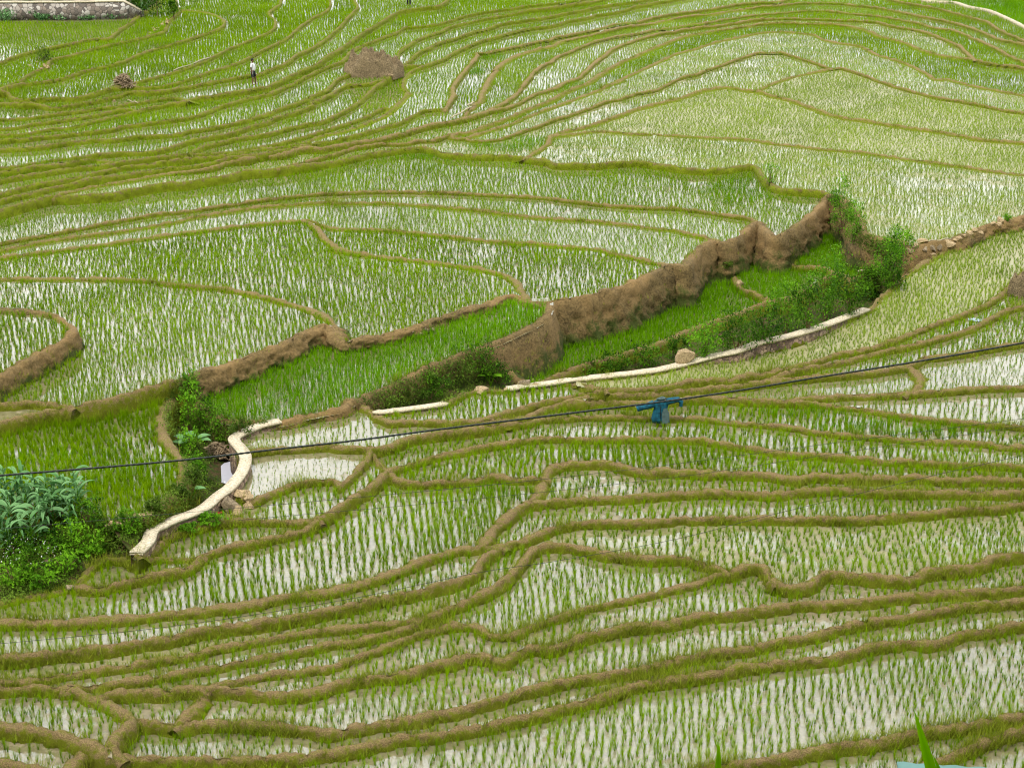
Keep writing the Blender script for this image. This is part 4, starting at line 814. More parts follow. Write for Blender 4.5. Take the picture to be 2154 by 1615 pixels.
for k,(x,y,w_,h_,lb) in enumerate(((1938,506,28,13,'broad flat-topped tan rock at the head of the bushy gully'),(1926,517,22,12,'tan rock just below the broad flat-topped rock'),(1913,524,20,12,'leftmost tan rock by the bushes at the gully head'),
  (1963,534,15,8,'small pale rock resting on the bund at the gully head'),(1994,511,30,14,'yellowish slab rock at the right of the gully head'),(1962,521,18,14,'dark brown rock in the middle of the gully head'),
  (1945,524,16,12,'brown rock under the broad flat-topped rock'),(1975,519,14,12,'brown rock beside the yellowish slab'))):
    rock(x,y,w_,h_,lb,z=ZY-.1,mat='stone' if k not in (5,6,7) else 'greystone')
for x,y,w_ in ((2017,501,16),(2030,496,15),(2042,489,17),(2050,484,15),(2064,488,13),(2007,503,12)): rock(x,y,w_,w_*.65,'pale stone in the row along the bund right of the gully head',z=crz('y1',x,y)-.03,group='stones along the bund right of the gully head')
for x,y,w_,h_,lb in ((2089,470,15,9,'low grey-tan stone left of a taller one on the far right bund'),(2103,462,17,13,'tallest pale stone on the far right bund'),(2101,471,20,8,'long low stone under the tallest one on the far right bund')): rock(x,y,w_,h_,lb,z=crz('y1',x,y)-.03)
for k in range(14):
    t=k/13; rock(228+92*t+random.uniform(-4,4),1105-30*t+random.uniform(-5,8),random.uniform(10,20),random.uniform(7,13),'rough stone in the rubble edge of the green terrace beside the stream',z=crz('q11',228+92*t,1105-30*t)-random.uniform(.05,.4),group='rubble edge stones beside the stream')
for k in range(14):
    rock(866+random.uniform(0,66),703-random.uniform(0,8)-k*.9,random.uniform(6,11),random.uniform(5,8),'small pale stone set in the face of the earth bank',z=ZY+.0+random.uniform(-.1,.1),group='stones set in the earth bank',mat='greystone')
for k in range(16):
    t=random.random(); rock(315+40*t+random.uniform(-4,4),68-26*t+random.uniform(-3,3),random.uniform(5,10),random.uniform(4,8),'pale stone in the small heap on the far upper left bund',z=crz('L2',330,60)+.05,group='pale stones heaped on the far upper left bund')
for k in range(9): rock(60+random.uniform(0,45),132+random.uniform(-8,14),random.uniform(5,9),random.uniform(4,7),'stone in the overgrown pile at the far left edge',group='stones in the overgrown pile at the far left')
rock(240,211,8,5,'tiny pale stone on a bund below the brush heap',seed=3)
for k in range(5): rock(150-random.uniform(0,55),1175+k*14+random.uniform(-4,4),22,13,'brown stone showing between the weeds below the maize',mat='greystone',group='brown stones between the weeds below the maize')
# ---- earth mounds
def mound(px,py,wpx,hpx,label,name='earth_mound',seed=1,mat='mound',z=None,dep=.8,cat='mound'):
    z0=zat(px,py).z if z is None else z; s=scale(py,z0); b=at(px,py,z0); rx=wpx/2/s; rh=hpx/s
    nu,nv=96,36; V=[];
    for j in range(nv+1):
        r=j/nv
        for i in range(nu):
            a=2*math.pi*i/nu; rr=r*(1+.16*noise.noise(Vector((math.cos(a)*1.5,math.sin(a)*1.5,seed)))); x,y=rx*rr*math.cos(a),rx*dep*rr*math.sin(a)
            hh=rh*(1-r**7)*.8; hh*=1+.55*noise.noise(Vector((x*1.1,y*1.1,seed+4)))
            hh+=rh*(.28*noise.noise(Vector((x*3.1,y*3.1,seed)))+.22*noise.noise(Vector((x*7.5,y*7.5,seed))))*(r<1)
            V.append((b.x+x,b.y+y+rx*dep*.5,b.z+(hh if j<nv else -.15)))
    idx=np.arange((nv+1)*nu).reshape(nv+1,nu); Fq=np.stack([idx[:-1],np.roll(idx[:-1],-1,1),np.roll(idx[1:],-1,1),idx[1:]],-1).reshape(-1,4)
    o=mesh_np(name,np.array(V),[Fq],M[mat],smooth=True); tag(o,label,cat); return o
mound(783,162,126,50,'big bare brown earth mound among the far green terraces',seed=2)
for k in range(11): rock(795+random.uniform(0,32),160-random.uniform(0,16),random.uniform(5,11),random.uniform(5,9),'pale stone tipped at the right foot of the big brown mound',z=zat(783,160).z+.1,group='pale stones at the foot of the big brown mound')
mound(2150,640,60,60,'brown lump of earth on the bund at the right edge',seed=6,z=crz('e1',2140,590)-.5)
# ---- leaf clouds
def leafcloud(P,size,tone,tilt=.9):
    """P (n,3) centres -> diamond leaves"""
    n=len(P); az=RS.uniform(0,6.283,n); el=RS.normal(0,tilt,n); L=size*RS.uniform(.6,1.3,n); Wd=L*RS.uniform(.3,.5,n)
    d=np.stack([np.cos(az)*np.cos(el),np.sin(az)*np.cos(el),np.sin(el)],1); u_=np.stack([-np.sin(az),np.cos(az),RS.normal(0,.35,n)],1)
    V=np.stack([P-d*L[:,None]*.5,P+u_*Wd[:,None]*.5,P+d*L[:,None]*.5,P-u_*Wd[:,None]*.5],1).reshape(-1,3)
    return V,[np.arange(n*4).reshape(-1,4)],np.repeat(tone,4)
def shrub(px,py,wpx,hpx,label,mat='shrub',zmid=None,floor=None,n=None,leaf=.085,name='shrub',cat='bush',flowers=0,group=None,thin=.5):
    wpx*=1.15; hpx*=1.5; leaf*=1.25; hb_=hit(px,py+hpx*.36); s=F/math.sqrt(hb_.x**2+hb_.y**2+(HC-hb_.z)**2)
    c_=hb_+Vector((0,wpx/2/s*.25,hpx/2/s*.9)); fl=hb_.z
    rx=wpx/2/s; rz_=hpx/2/s*1.05; ry=max(rx*.75,.25)
    n=n or int(1400*max(.4,min(3,rx*rz_*1.2)))
    nc=int(14+26*rx); cc=RS.normal(0,1,(nc,3)); cc/=np.linalg.norm(cc,axis=1)[:,None]; cc*=RS.uniform(.35,.95,(nc,1)); cr=RS.uniform(.10,.2,nc)
    k=RS.randint(0,nc,n); P=cc[k]+RS.normal(0,1,(n,3))*cr[k][:,None]
    P=P*np.array([rx,ry,rz_]); P[:,2]=np.maximum(P[:,2],-rz_*1.05)
    root=empty(name,(c_.x,c_.y,fl)); tag(root,label,cat,group)
    base=np.array([0,0,c_.z-fl]); V,Fs,T=leafcloud(P+base,leaf,np.clip(RS.uniform(.1,.6)+RS.normal(0,.2,n)+(RS.rand(nc)[k]-.5)*.8,0,1))
    mesh_np('foliage',V,Fs,M[mat],root,attr={'tone':T,'pale':T*0})
    mb=MB()
    for j in range(6):
        q=cc[j%nc]*np.array([rx,ry,rz_])*.8+base; mb.tube([(RS.normal(0,.05),RS.normal(0,.05),-.1),(q[0]*.4,q[1]*.4,q[2]*.55),tuple(q)],[.02,.014,.006],5)
    mb.build('stem',M['hair' if False else 'straw'],root)
    if flowers:
        P=RS.normal(0,1,(flowers,3)); P/=np.linalg.norm(P,axis=1)[:,None]; P[:,2]=np.abs(P[:,2]); P=P*np.array([rx,ry,rz_])*RS.uniform(.8,1.05,(flowers,1))+base
        V,Fs,T=leafcloud(P,.05,np.ones(flowers)*.8); mesh_np('flower',V,Fs,M['white'],root,attr={'tone':T})['kind']='stuff'
    return root
zr=ZY-1.15; fr_=ZY-2.5
for px,py,w_,h_,lb,mt in ((1238,778,60,28,'low weedy bush at the left end of the bush row above the white wall','shrub'),(1295,768,76,36,'broad low bush second from the left in the bush row','shrub'),
  (1365,756,80,42,'dark dense bush left of the angular tan boulder','shrub'),(1425,735,56,44,'dark bush directly behind the angular tan boulder','shrub'),(1485,720,88,62,'round leafy bush right of the angular tan boulder','shrublight'),
  (1550,708,90,66,'dark leafy bush above the middle of the long white wall','shrub'),(1608,690,86,70,'leafy bush below the tip of the lower green strip','shrub'),(1655,660,66,80,'bright ferny bush beside the curled end of a small bund','shrublight'),
  (1700,655,84,80,'dark bush above the right half of the long white wall','shrub'),(1738,615,76,110,'tallest pale green bush in the row, below the upper green strips','shrublight'),(1790,625,84,72,'dark broad bush above the right end of the long white wall','shrub'),
  (1832,600,74,60,'leafy bush beside the pale pole','shrub'),(1872,560,66,80,'bright bush right of the small curved bund near the gully head','shrublight'),(1893,530,54,60,'rightmost bush of the row next to the rocks','shrublight'),(1880,585,60,50,'dark bush just above the earth bund near the gully head','shrub')):
    shrub(px,py,w_,h_,lb,mt,zmid=zr+(.3 if px>1820 else 0),floor=fr_,leaf=.10)
shrub(1772,440,56,84,'bright green weeds hanging over the right end of the tall earth bank','shrublight',zmid=ZY-.15,floor=ZY-.8,leaf=.09)
shrub(1798,480,46,60,'green weeds low on the right flank of the tall earth bank','shrublight',zmid=ZY-.5,floor=ZY-1.3,leaf=.09)
shrub(1622,368,34,36,'small bright green weed clump on the bund above the earth bank','shrublight',zmid=ZY+.0,floor=ZY-.3,leaf=.07)
shrub(2120,458,14,12,'tiny green tuft on the far right bund','shrublight',zmid=ZY+.15,floor=ZY-.1,leaf=.06)
shrub(1530,560,22,14,'small weed tuft on the face of the earth bank','weed',zmid=ZY-.4,floor=ZY-.8,leaf=.06)
# mound of weeds between the long green strip and the short wall
for px,py,w_,h_,lb,mt in ((1000,768,100,62,'dense dark green bush on top of the weedy mound','shrub'),(1050,790,60,40,'green bush at the right end of the weedy mound','shrub'),(950,795,90,46,'mossy brown-green weeds in the middle of the weedy mound','weed'),
  (905,820,90,44,'dark green weeds on the front of the weedy mound','shrub'),(860,828,80,36,'straggly weeds at the left part of the weedy mound','weed'),(815,848,64,24,'low weeds at the left end of the weedy mound','weed'),(900,790,70,30,'olive weeds along the upper edge of the weedy mound','weed')):
    zz=ZY-1.0 if px<980 else ZY-1.1
    shrub(px,py,w_,h_,lb,mt,zmid=zz,floor=zz-.8,leaf=.08)
# left bank of the stream
for px,py,w_,h_,lb,mt in ((398,812,44,40,'bright tall grass clump at the top end of the earth bank','shrublight'),(398,870,50,84,'light green weeds on the slope beside the curving brown bund','shrublight'),(432,880,60,80,'green grassy bush below the end of the earth bank','shrub'),
  (470,905,76,66,'dark weeds hanging above the debris in the stream','shrub'),(505,905,50,34,'brownish green weeds under the end of the green strip','weed'),(400,935,44,50,'pale leafy weeds beside the lower curve of the brown bund','shrublight'),
  (412,985,50,50,'green creeping weeds left of the pool','shrublight'),(408,1008,44,30,'dull green bush on the bank below the pool','weed'),(380,1038,44,26,'dark weeds at the bottom of the stream bank','weed'),(322,1068,36,22,'grey-green weeds beside the rubble edge','weed')):
    zz=ZY-1.0-(.6 if py>960 else 0); 
    if px<405 and py<900: zz=ZY-.3
    shrub(px,py,w_,h_,lb,mt,zmid=zz,floor=zz-.9,leaf=.085)
for px,py,w_,h_,lb,mt,fl in ((190,1090,70,60,'dark green bush right of the maize','shrub',0),(232,1120,74,46,'dark bush beside the lower end of the rubble edge','shrub',0),(268,1105,50,44,'dark upright bush just left of the end of the pale wall','shrub',0),
  (160,1135,80,52,'bright leafy bush below the maize','shrublight',0),(195,1150,54,40,'light green bush with broad leaves beside the footbund','shrublight',0),(130,1190,86,50,'bright rounded bush above the lowest weedy edge','shrublight',0),
  (60,1185,110,50,'weeds dotted with small white flowers','shrub',90),(110,1150,60,40,'dark green weeds in front of the maize','shrub',0),(30,1150,90,50,'dark weeds under the maize at the left edge','shrub',6),(25,1215,90,44,'pale green weeds at the lower left edge','shrublight',10),(90,1225,80,36,'low green weeds along the bottom of the weedy bank','shrublight',0),(250,1150,80,26,'grey-green grassy weeds below the dark bushes','weed',0),
  (392,1112,46,16,'bright broad-leaved weeds below the pale wall','shrublight',0),(440,1095,60,16,'low green weeds under the rock pile','shrublight',0)):
    z_=None; shrub(px,py,w_,h_,lb,mt,n=None,leaf=.09,flowers=fl)
shrub(365,20,26,34,'dark green bush on the bund near the stone wall','shrub',leaf=.12); shrub(90,118,34,24,'dull bush on the stone pile at the far left','weed',leaf=.1)
# ---- ground cover on the stream banks
uc=Acc()
AREAS=[([(372,800),(410,790),(425,860),(470,890),(590,885),(500,915),(490,940),(515,975),(470,965),(430,985),(440,1010),(470,1025),(418,1062),(335,1102),(272,1155),(170,1172),(160,1232),(0,1268),(0,1130),(180,1080),(228,1105),(320,1075),(385,1010),(385,960),(345,905),(345,855)],3.2),
 ([(745,845),(1010,735),(1060,780),(1080,800),(1010,815),(940,850),(790,862)],3.5),
 ([(1180,800),(1560,690),(1680,625),(1750,580),(1840,590),(1880,510),(1925,550),(1830,645),(1600,722),(1430,768),(1200,802)],4.6),
 ([(1735,415),(1765,415),(1800,450),(1815,495),(1870,505),(1900,520),(1870,560),(1770,500),(1790,470)],2.2)]
def inpoly(x,y,poly):
    c_=False; j=len(poly)-1
    for i in range(len(poly)):
        xi,yi=poly[i]; xj,yj=poly[j]
        if (yi>y)!=(yj>y) and x<(xj-xi)*(y-yi)/(yj-yi)+xi: c_=not c_
        j=i
    return c_
PP=[];TT_=[]
for poly,sp_ in AREAS:
    xs=[p[0] for p in poly]; ys=[p[1] for p in poly]; y=min(ys)
    while y<max(ys):
        x=min(xs)
        while x<max(xs):
            qx,qy=x+random.uniform(-2,2),y+random.uniform(-2,2)
            if inpoly(qx,qy,poly) and noise.noise(Vector((qx*.03,qy*.05,0)))>-.28:
                h=hit(qx,qy)
                for _ in range(7): PP.append((h.x+random.gauss(0,.07),h.y+random.gauss(0,.1),h.z+random.uniform(0,.16))); TT_.append(min(1,max(0,.45+.8*noise.noise(h*1.2)+random.gauss(0,.12))))
            x+=sp_*1.3
        y+=sp_
V,Fs,T=leafcloud(np.array(PP),.08,np.array(TT_)); uc.add(V,Fs,T)
o=uc.build('undergrowth',M['weed']); tag(o,'mixed low weeds covering the banks of the stream gully','weeds',kind='stuff')
# ---- maize
def maize(px,py,hgt,seed,label):
    rs=np.random.RandomState(seed); b=hit(px,py); root=empty('maize_plant',b,rs.uniform(0,6)); tag(root,label,'maize plant','maize plants at the left edge')
    mb=MB(); mb.tube([(0,0,-.1),(.01,0,hgt*.5),(.0,.02,hgt*.92)],[.022,.018,.008],6); mb.build('stalk',M['nursery'],root)
    V=[];Fs=[];T=[]; nl=11
    for j in range(nl):
        z0=hgt*(.18+.74*j/nl); a=(j%2)*math.pi+rs.normal(0,.45); L=rs.uniform(.55,.85)*(1.0 if 2<j<9 else .75); up=rs.uniform(.7,1.15); tw=rs.normal(0,.3)
        seg=9; prev_=len(V); t0=rs.uniform(.3,1)
        x=0;z=z0; el=up
        for q in range(seg+1):
            t=q/seg; wd_=.12*math.sin(math.pi*min(1,(t*.88+.12)))**.7*(1-.25*t) if q<seg else .004
            ex=Vector((math.cos(a),math.sin(a),0)); sd_=Vector((-math.sin(a),math.cos(a),0)); 
            c_=ex*x+Vector((0,0,z)); drop_=Vector((0,0,-.25*wd_)); sw=sd_*math.cos(tw*t*3)+Vector((0,0,math.sin(tw*t*3)))
            V+= [tuple(c_+sw*wd_*.5),tuple(c_+drop_),tuple(c_-sw*wd_*.5)]; T+=[t0,t0*.5,t0]
            x+=L/seg*math.cos(el); z+=L/seg*math.sin(el); el-=(2.3+rs.uniform(-.3,.3))/seg*(.5+t)
        for q in range(seg):
            o_=prev_+q*3; Fs+=[(o_,o_+1,o_+4,o_+3),(o_+1,o_+2,o_+5,o_+4)]
    mesh_np('leaves',np.array(V),[np.array(Fs)],M['maize'],root,smooth=True,attr={'tone':T,'pale':np.zeros(len(T))})
mz=[(10,1085),(42,1078),(76,1068),(104,1090),(132,1074),(160,1068),(22,1116),(62,1122),(98,1128),(138,1112),(6,1155),(44,1162),(168,1092),(-22,1100),(-14,1146),(86,1100),(30,1095),(120,1100),(0,1125),(80,1140),(115,1115),(152,1090),(60,1095),(25,1140),(100,1075),(140,1085),(50,1060),(15,1065),(-10,1085),(150,1125),(70,1165),(20,1175)]
for k,(x,y) in enumerate(mz): maize(x,y,1.15+.25*random.random(),k,'tall blue-green maize plant in the dense patch at the left edge')
def bigleaf(px,py,zz,n,L,label,seed,mat='nursery',name='taro_plant',cat='plant'):
    rs=np.random.RandomState(seed); b=hit(px,py); root=empty(name,b); tag(root,label,cat); V=[];Fs=[];T=[]; mb=MB()
    for j in range(n):
        a=rs.uniform(0,6.28); tip=Vector((math.cos(a)*L*.45,math.sin(a)*L*.3,L*rs.uniform(.7,1.1))); mb.tube([(0,0,0),tuple(tip*.5+Vector((0,0,L*.12))),tuple(tip*.75)],[.012,.01,.006],5)
        ex=Vector((math.cos(a),math.sin(a),.5)).normalized(); sd_=Vector((-math.sin(a),math.cos(a),0)); o_=len(V)
        for q in range(7):
            t=q/6; w_=.38*L*math.sin(math.pi*min(.98,t*.8+.16)); c_=tip*.7+ex*L*.6*t+Vector((0,0,-.25*L*t*t)); V+=[tuple(c_+sd_*w_*.5),tuple(c_-Vector((0,0,.05*L))),tuple(c_-sd_*w_*.5)]; T+=[.8,.4,.8]
        for q in range(6): k=o_+q*3; Fs+=[(k,k+1,k+4,k+3),(k+1,k+2,k+5,k+4)]
    mb.build('stem',M['nursery'],root); mesh_np('leaves',np.array(V),[np.array(Fs)],M[mat],root,smooth=True,attr={'tone':T})
bigleaf(1032,812,ZY-1.25,5,.62,'big-leaved plant with upright pale green leaves on the weedy mound',3,'shrublight')
bigleaf(188,1182,zat(188,1182).z,4,.45,'broad bright green leaf plant beside the earth bund below the maize',5,'shrublight')
bigleaf(404,955,ZY-1.6,8,.8,'grey-green reedy plant with long leaves beside the stream debris',7,'maize',name='reed_plant')
bigleaf(405,1048,ZY-1.9,3,.5,'small pale reedy plant on the lower stream bank',9,'maize',name='reed_plant')
# ---- pool in the stream
pp=[(436,991),(449,986),(464,980),(471,974),(485,970),(490,986),(492,1008),(484,1019),(464,1014),(449,1004),(440,998)]
zi=zat(470,1000).z+.03; me=bpy.data.meshes.new('pool'); vs=[at(x,y,zi) for x,y in pp]; me.from_pydata([tuple(v) for v in vs],[],[tuple(range(len(vs)))]); o=bpy.data.objects.new('water',me); C.objects.link(o)
mirror,nt=newmat('pool_water'); p=N(nt,'ShaderNodeBsdfPrincipled',Roughness=.02,IOR=WIOR); p.inputs['Base Color'].default_value=(.62,.62,.70,1); out(nt,p.outputs[0]); me.materials.append(mirror); o['kind']='structure'
# debris heap above the pool
def brush(px,py,wpx,hpx,label,z=None,n=160,seed=1,cat='brush heap',name='brush_heap',rad=.012):
    rs=np.random.RandomState(seed); b=hit(px,py); z0=b.z; s=scale(py,z0); rx=wpx/2/s; rh=hpx/s; mb=MB()
    for k in range(n):
        x,y=rs.normal(0,.42,2); r=min(1,math.hypot(x,y)); z_=rh*(1-r*r)*rs.uniform(.2,1); a=rs.uniform(0,6.28); L=rs.uniform(.15,.4)*rx; d=Vector((math.cos(a)*L,math.sin(a)*L,rs.normal(0,.3)*L))
        c_=Vector((x*rx,y*rx*.7,z_)); mb.tube([tuple(c_-d),tuple(c_+Vector((0,0,.05))),tuple(c_+d)],[rad*rs.uniform(.6,1.6)]*3,4)
    o=mb.build(name,M['twig']); o.location=b+Vector((0,rx*.4,0)); tag(o,label,cat); return o

brush(456,966,62,32,'heap of broken sticks and bamboo debris lying in the stream above the pool',z=ZY-2.35,n=240,seed=4,cat='debris',rad=.025)
brush(258,183,46,26,'dry brown brush heap on the bund left of the man in the white shirt',n=260,seed=6,rad=.025)
mound(258,184,34,14,'low clod of earth under the dry brush heap',seed=9)
# ---- poles lying about
def pole(a,b,z,rad,label):
    p,q=at(*a,z),at(*b,z); mb=MB(); n=8; pts=[tuple(p.lerp(q,k/n)+Vector((0,0,.03*math.sin(k*1.3)+rad))) for k in range(n+1)]; mb.tube(pts,rad,7); o=mb.build('bamboo_pole',M['wood'],smooth=True); tag(o,label,'pole')
pole((365,150),(441,122),zat(400,137).z+.12,.04,'long pale pole lying on the far rice terrace left of the man')
pole((949,250),(992,226),zat(965,240).z+.2,.05,'whitish bamboo pole across the end of an S-shaped bund')
pole((984,224),(997,217),zat(990,220).z+.25,.06,'short pale log end above the whitish bamboo pole')
pole((1951,509),(2001,503),ZY+.1,.028,'thin green bamboo pole spanning the rocks at the gully head')
pole((1805,573),(1855,567),ZY-1.45,.045,'pale bleached pole lying between green strip and bushes')
pole((268,212),(290,217),zat(280,214).z+.12,.03,'thin pale stick near the brush heap')
# ---- litter
def crumple(px,py,wpx,hpx,z,mat,label,name,cat,seed):
    s=scale(py,z); b=at(px,py,z); n=12; V=[]; 
    for j in range(n):
        for i in range(n):
            x=(i/(n-1)-.5)*wpx/s; y=(j/(n-1)-.5)*wpx/s*.6; V.append((b.x+x,b.y+y,b.z+.02+hpx/s*.5*abs(noise.noise(Vector((x*9,y*9,seed))))+.04*noise.noise(Vector((x*25,y*25,seed)))))
    idx=np.arange(n*n).reshape(n,n); o=mesh_np(name,np.array(V),[np.stack([idx[:-1,:-1],idx[:-1,1:],idx[1:,1:],idx[1:,:-1]],-1).reshape(-1,4)],M[mat],smooth=True); tag(o,label,cat)
    m=o.modifiers.new('s','SOLIDIFY'); m.thickness=.004
crumple(2051,675,26,12,zat(2051,675).z,'plastic','crumpled whitish-blue plastic bag floating in a narrow terrace at the right','plastic_bag','litter',2)
crumple(459,1080,15,8,zat(459,1080).z+.05,'red','scrap of red cloth in the grass under the boulders','cloth_scrap','litter',5)
# ---- stone wall, top left
zw=zat(120,60).z; 
wb=[at(x,y,zw) for x,y in ((-90,43),(60,43),(180,42),(262,40),(300,34))]; hw_=38/scale(40,zw)
root=empty('stone_wall',wb[0]); tag(root,'grey rubble stone wall with pale coping in the far top left corner','wall')
def wallrun(pts,z0,z1,th,name,mat,parent,hs=None):
    V=[];Fq=[]
    P_=[]
    for a,b in zip(pts,pts[1:]):
        k=max(2,int((b-a).length/.5)); P_+=[a.lerp(b,i/k) for i in range(k)]
    P_.append(pts[-1])
    for i,p in enumerate(P_):
        t=i/(len(P_)-1); fall=1 if t<.86 else 1-(t-.86)/.14*.75
        j=.04*noise.noise(p*1.3)
        V+=[(p.x,p.y+j,p.z+z0*fall),(p.x,p.y+th,p.z+z0*fall),(p.x,p.y+th,p.z+z1*fall+j),(p.x,p.y+j,p.z+z1*fall+j)]
    idx=np.arange(len(V)).reshape(-1,4); Fq=[np.stack([idx[:-1,a],idx[1:,a],idx[1:,(a+1)%4],idx[:-1,(a+1)%4]],1) for a in range(4)]+[idx[:1,::-1],idx[-1:]]
    o=mesh_np(name,np.array(V),[np.concatenate(Fq)],M[mat]); o.parent=parent; o.matrix_parent_inverse=Matrix.Translation(-parent.location)
wallrun(wb,-.2,hw_-.1,.5,'masonry','rubble',root); wallrun([p+Vector((0,-.04,0)) for p in wb],hw_-.1,hw_,.6,'coping','cap',root)
for k,(x,y,w_,h_) in enumerate(((10,36,40,20),(45,35,26,14),(68,33,24,18),(100,38,30,9),(130,38,40,8),(185,38,40,8),(235,36,40,9),(275,22,34,22),(300,14,30,18),(85,36,20,14))):
    shrub(x,y,w_,h_,'pale leafy weed clump at the foot of the far stone wall','palew',zmid=zw+.35,floor=zw,leaf=.16,n=500,group='pale weeds at the foot of the far stone wall') if False else shrub(x,y,w_,h_,'pale leafy weed clump at the foot of the far stone wall','maize',zmid=zw+.3,floor=zw-.1,leaf=.16,n=500,group='pale weeds at the foot of the far stone wall')
for k,x in enumerate(range(-60,350,42)):
    q=at(x,40,zw)+Vector((0,2.6,0)); root=empty('shrub',q); tag(root,'dark green bush in the hedge behind the far stone wall','bush','dark bushes behind the far stone wall')
    P=RS.normal(0,1,(1500,3))*np.array([.75,.6,.6])+np.array([0,0,1.5]); V,Fs,T=leafcloud(P,.22,RS.rand(1500)*.5); mesh_np('foliage',V,Fs,M['shrub'],root,attr={'tone':T})
    mb=MB(); mb.tube([(0,0,-1),(0,0,1.5)],[.06,.03],5); mb.build('stem',M['twig'],root)
# ---- overhead cables
def at_d(px,py,d):
    dx,dy,dz=rays(px,py); v=Vector((float(dx),float(dy),float(dz))); return Vector((0,0,HC))+v*d
def cable(pts,d0,d1,rad,label,twist=False,mat='cable'):
    P=catmull(pts,25.0); x0,x1=P[0,0],P[-1,0]; pw=[at_d(p[0],p[1],d0+(d1-d0)*(p[0]-x0)/(x1-x0)) for p in P]
    mb=MB()
    if twist:
        fine=[]
        for a,b in zip(pw,pw[1:]):
            for k in range(9): fine.append(a.lerp(b,k/9))
        for ph in (0,math.pi):
            pts_=[]; s_=0
            for i,p in enumerate(fine):
                if i: s_+=(fine[i]-fine[i-1]).length
                w_=s_*2*math.pi/.16+ph; pts_.append(tuple(p+Vector((0,math.cos(w_),math.sin(w_)))*rad*.3))
            mb.tube(pts_,rad*.68,6)
        return tag(mb.build('overhead_cable',M[mat],smooth=True),label,'cable')
    mb.tube([tuple(p) for p in pw],rad,6); return tag(mb.build('overhead_wire',M[mat],smooth=True),label,'wire')
cable([(-300,1026),(0,1000),(200,984),(400,966),(570,946),(750,926),(900,906),(1200,869),(1385,846),(1550,822),(1700,797),(1950,757),(2154,721),(2500,658)],22,26,.016,'thick black twisted cable sagging across the whole view',True)
cable([(-300,1135),(0,1112),(410,1076),(720,1049),(1067,1016),(1400,978),(1750,932),(2154,880),(2500,832)],28,32,.0036,'uppermost thin wire under the thick black cable',mat='wire')
cable([(500,1094),(960,1053),(1400,1006),(1750,955),(2154,896),(2500,845)],28,32,.0032,'second thin wire from the top, running close below the uppermost',mat='wire')
cable([(-300,1376),(0,1353),(360,1317),(720,1262),(1000,1205),(1180,1178),(1420,1134),(1600,1088),(1790,1042),(1950,1003),(2154,957),(2500,880)],30,30,.004,'lowest thin wire slanting up across the lower terraces',mat='wire')
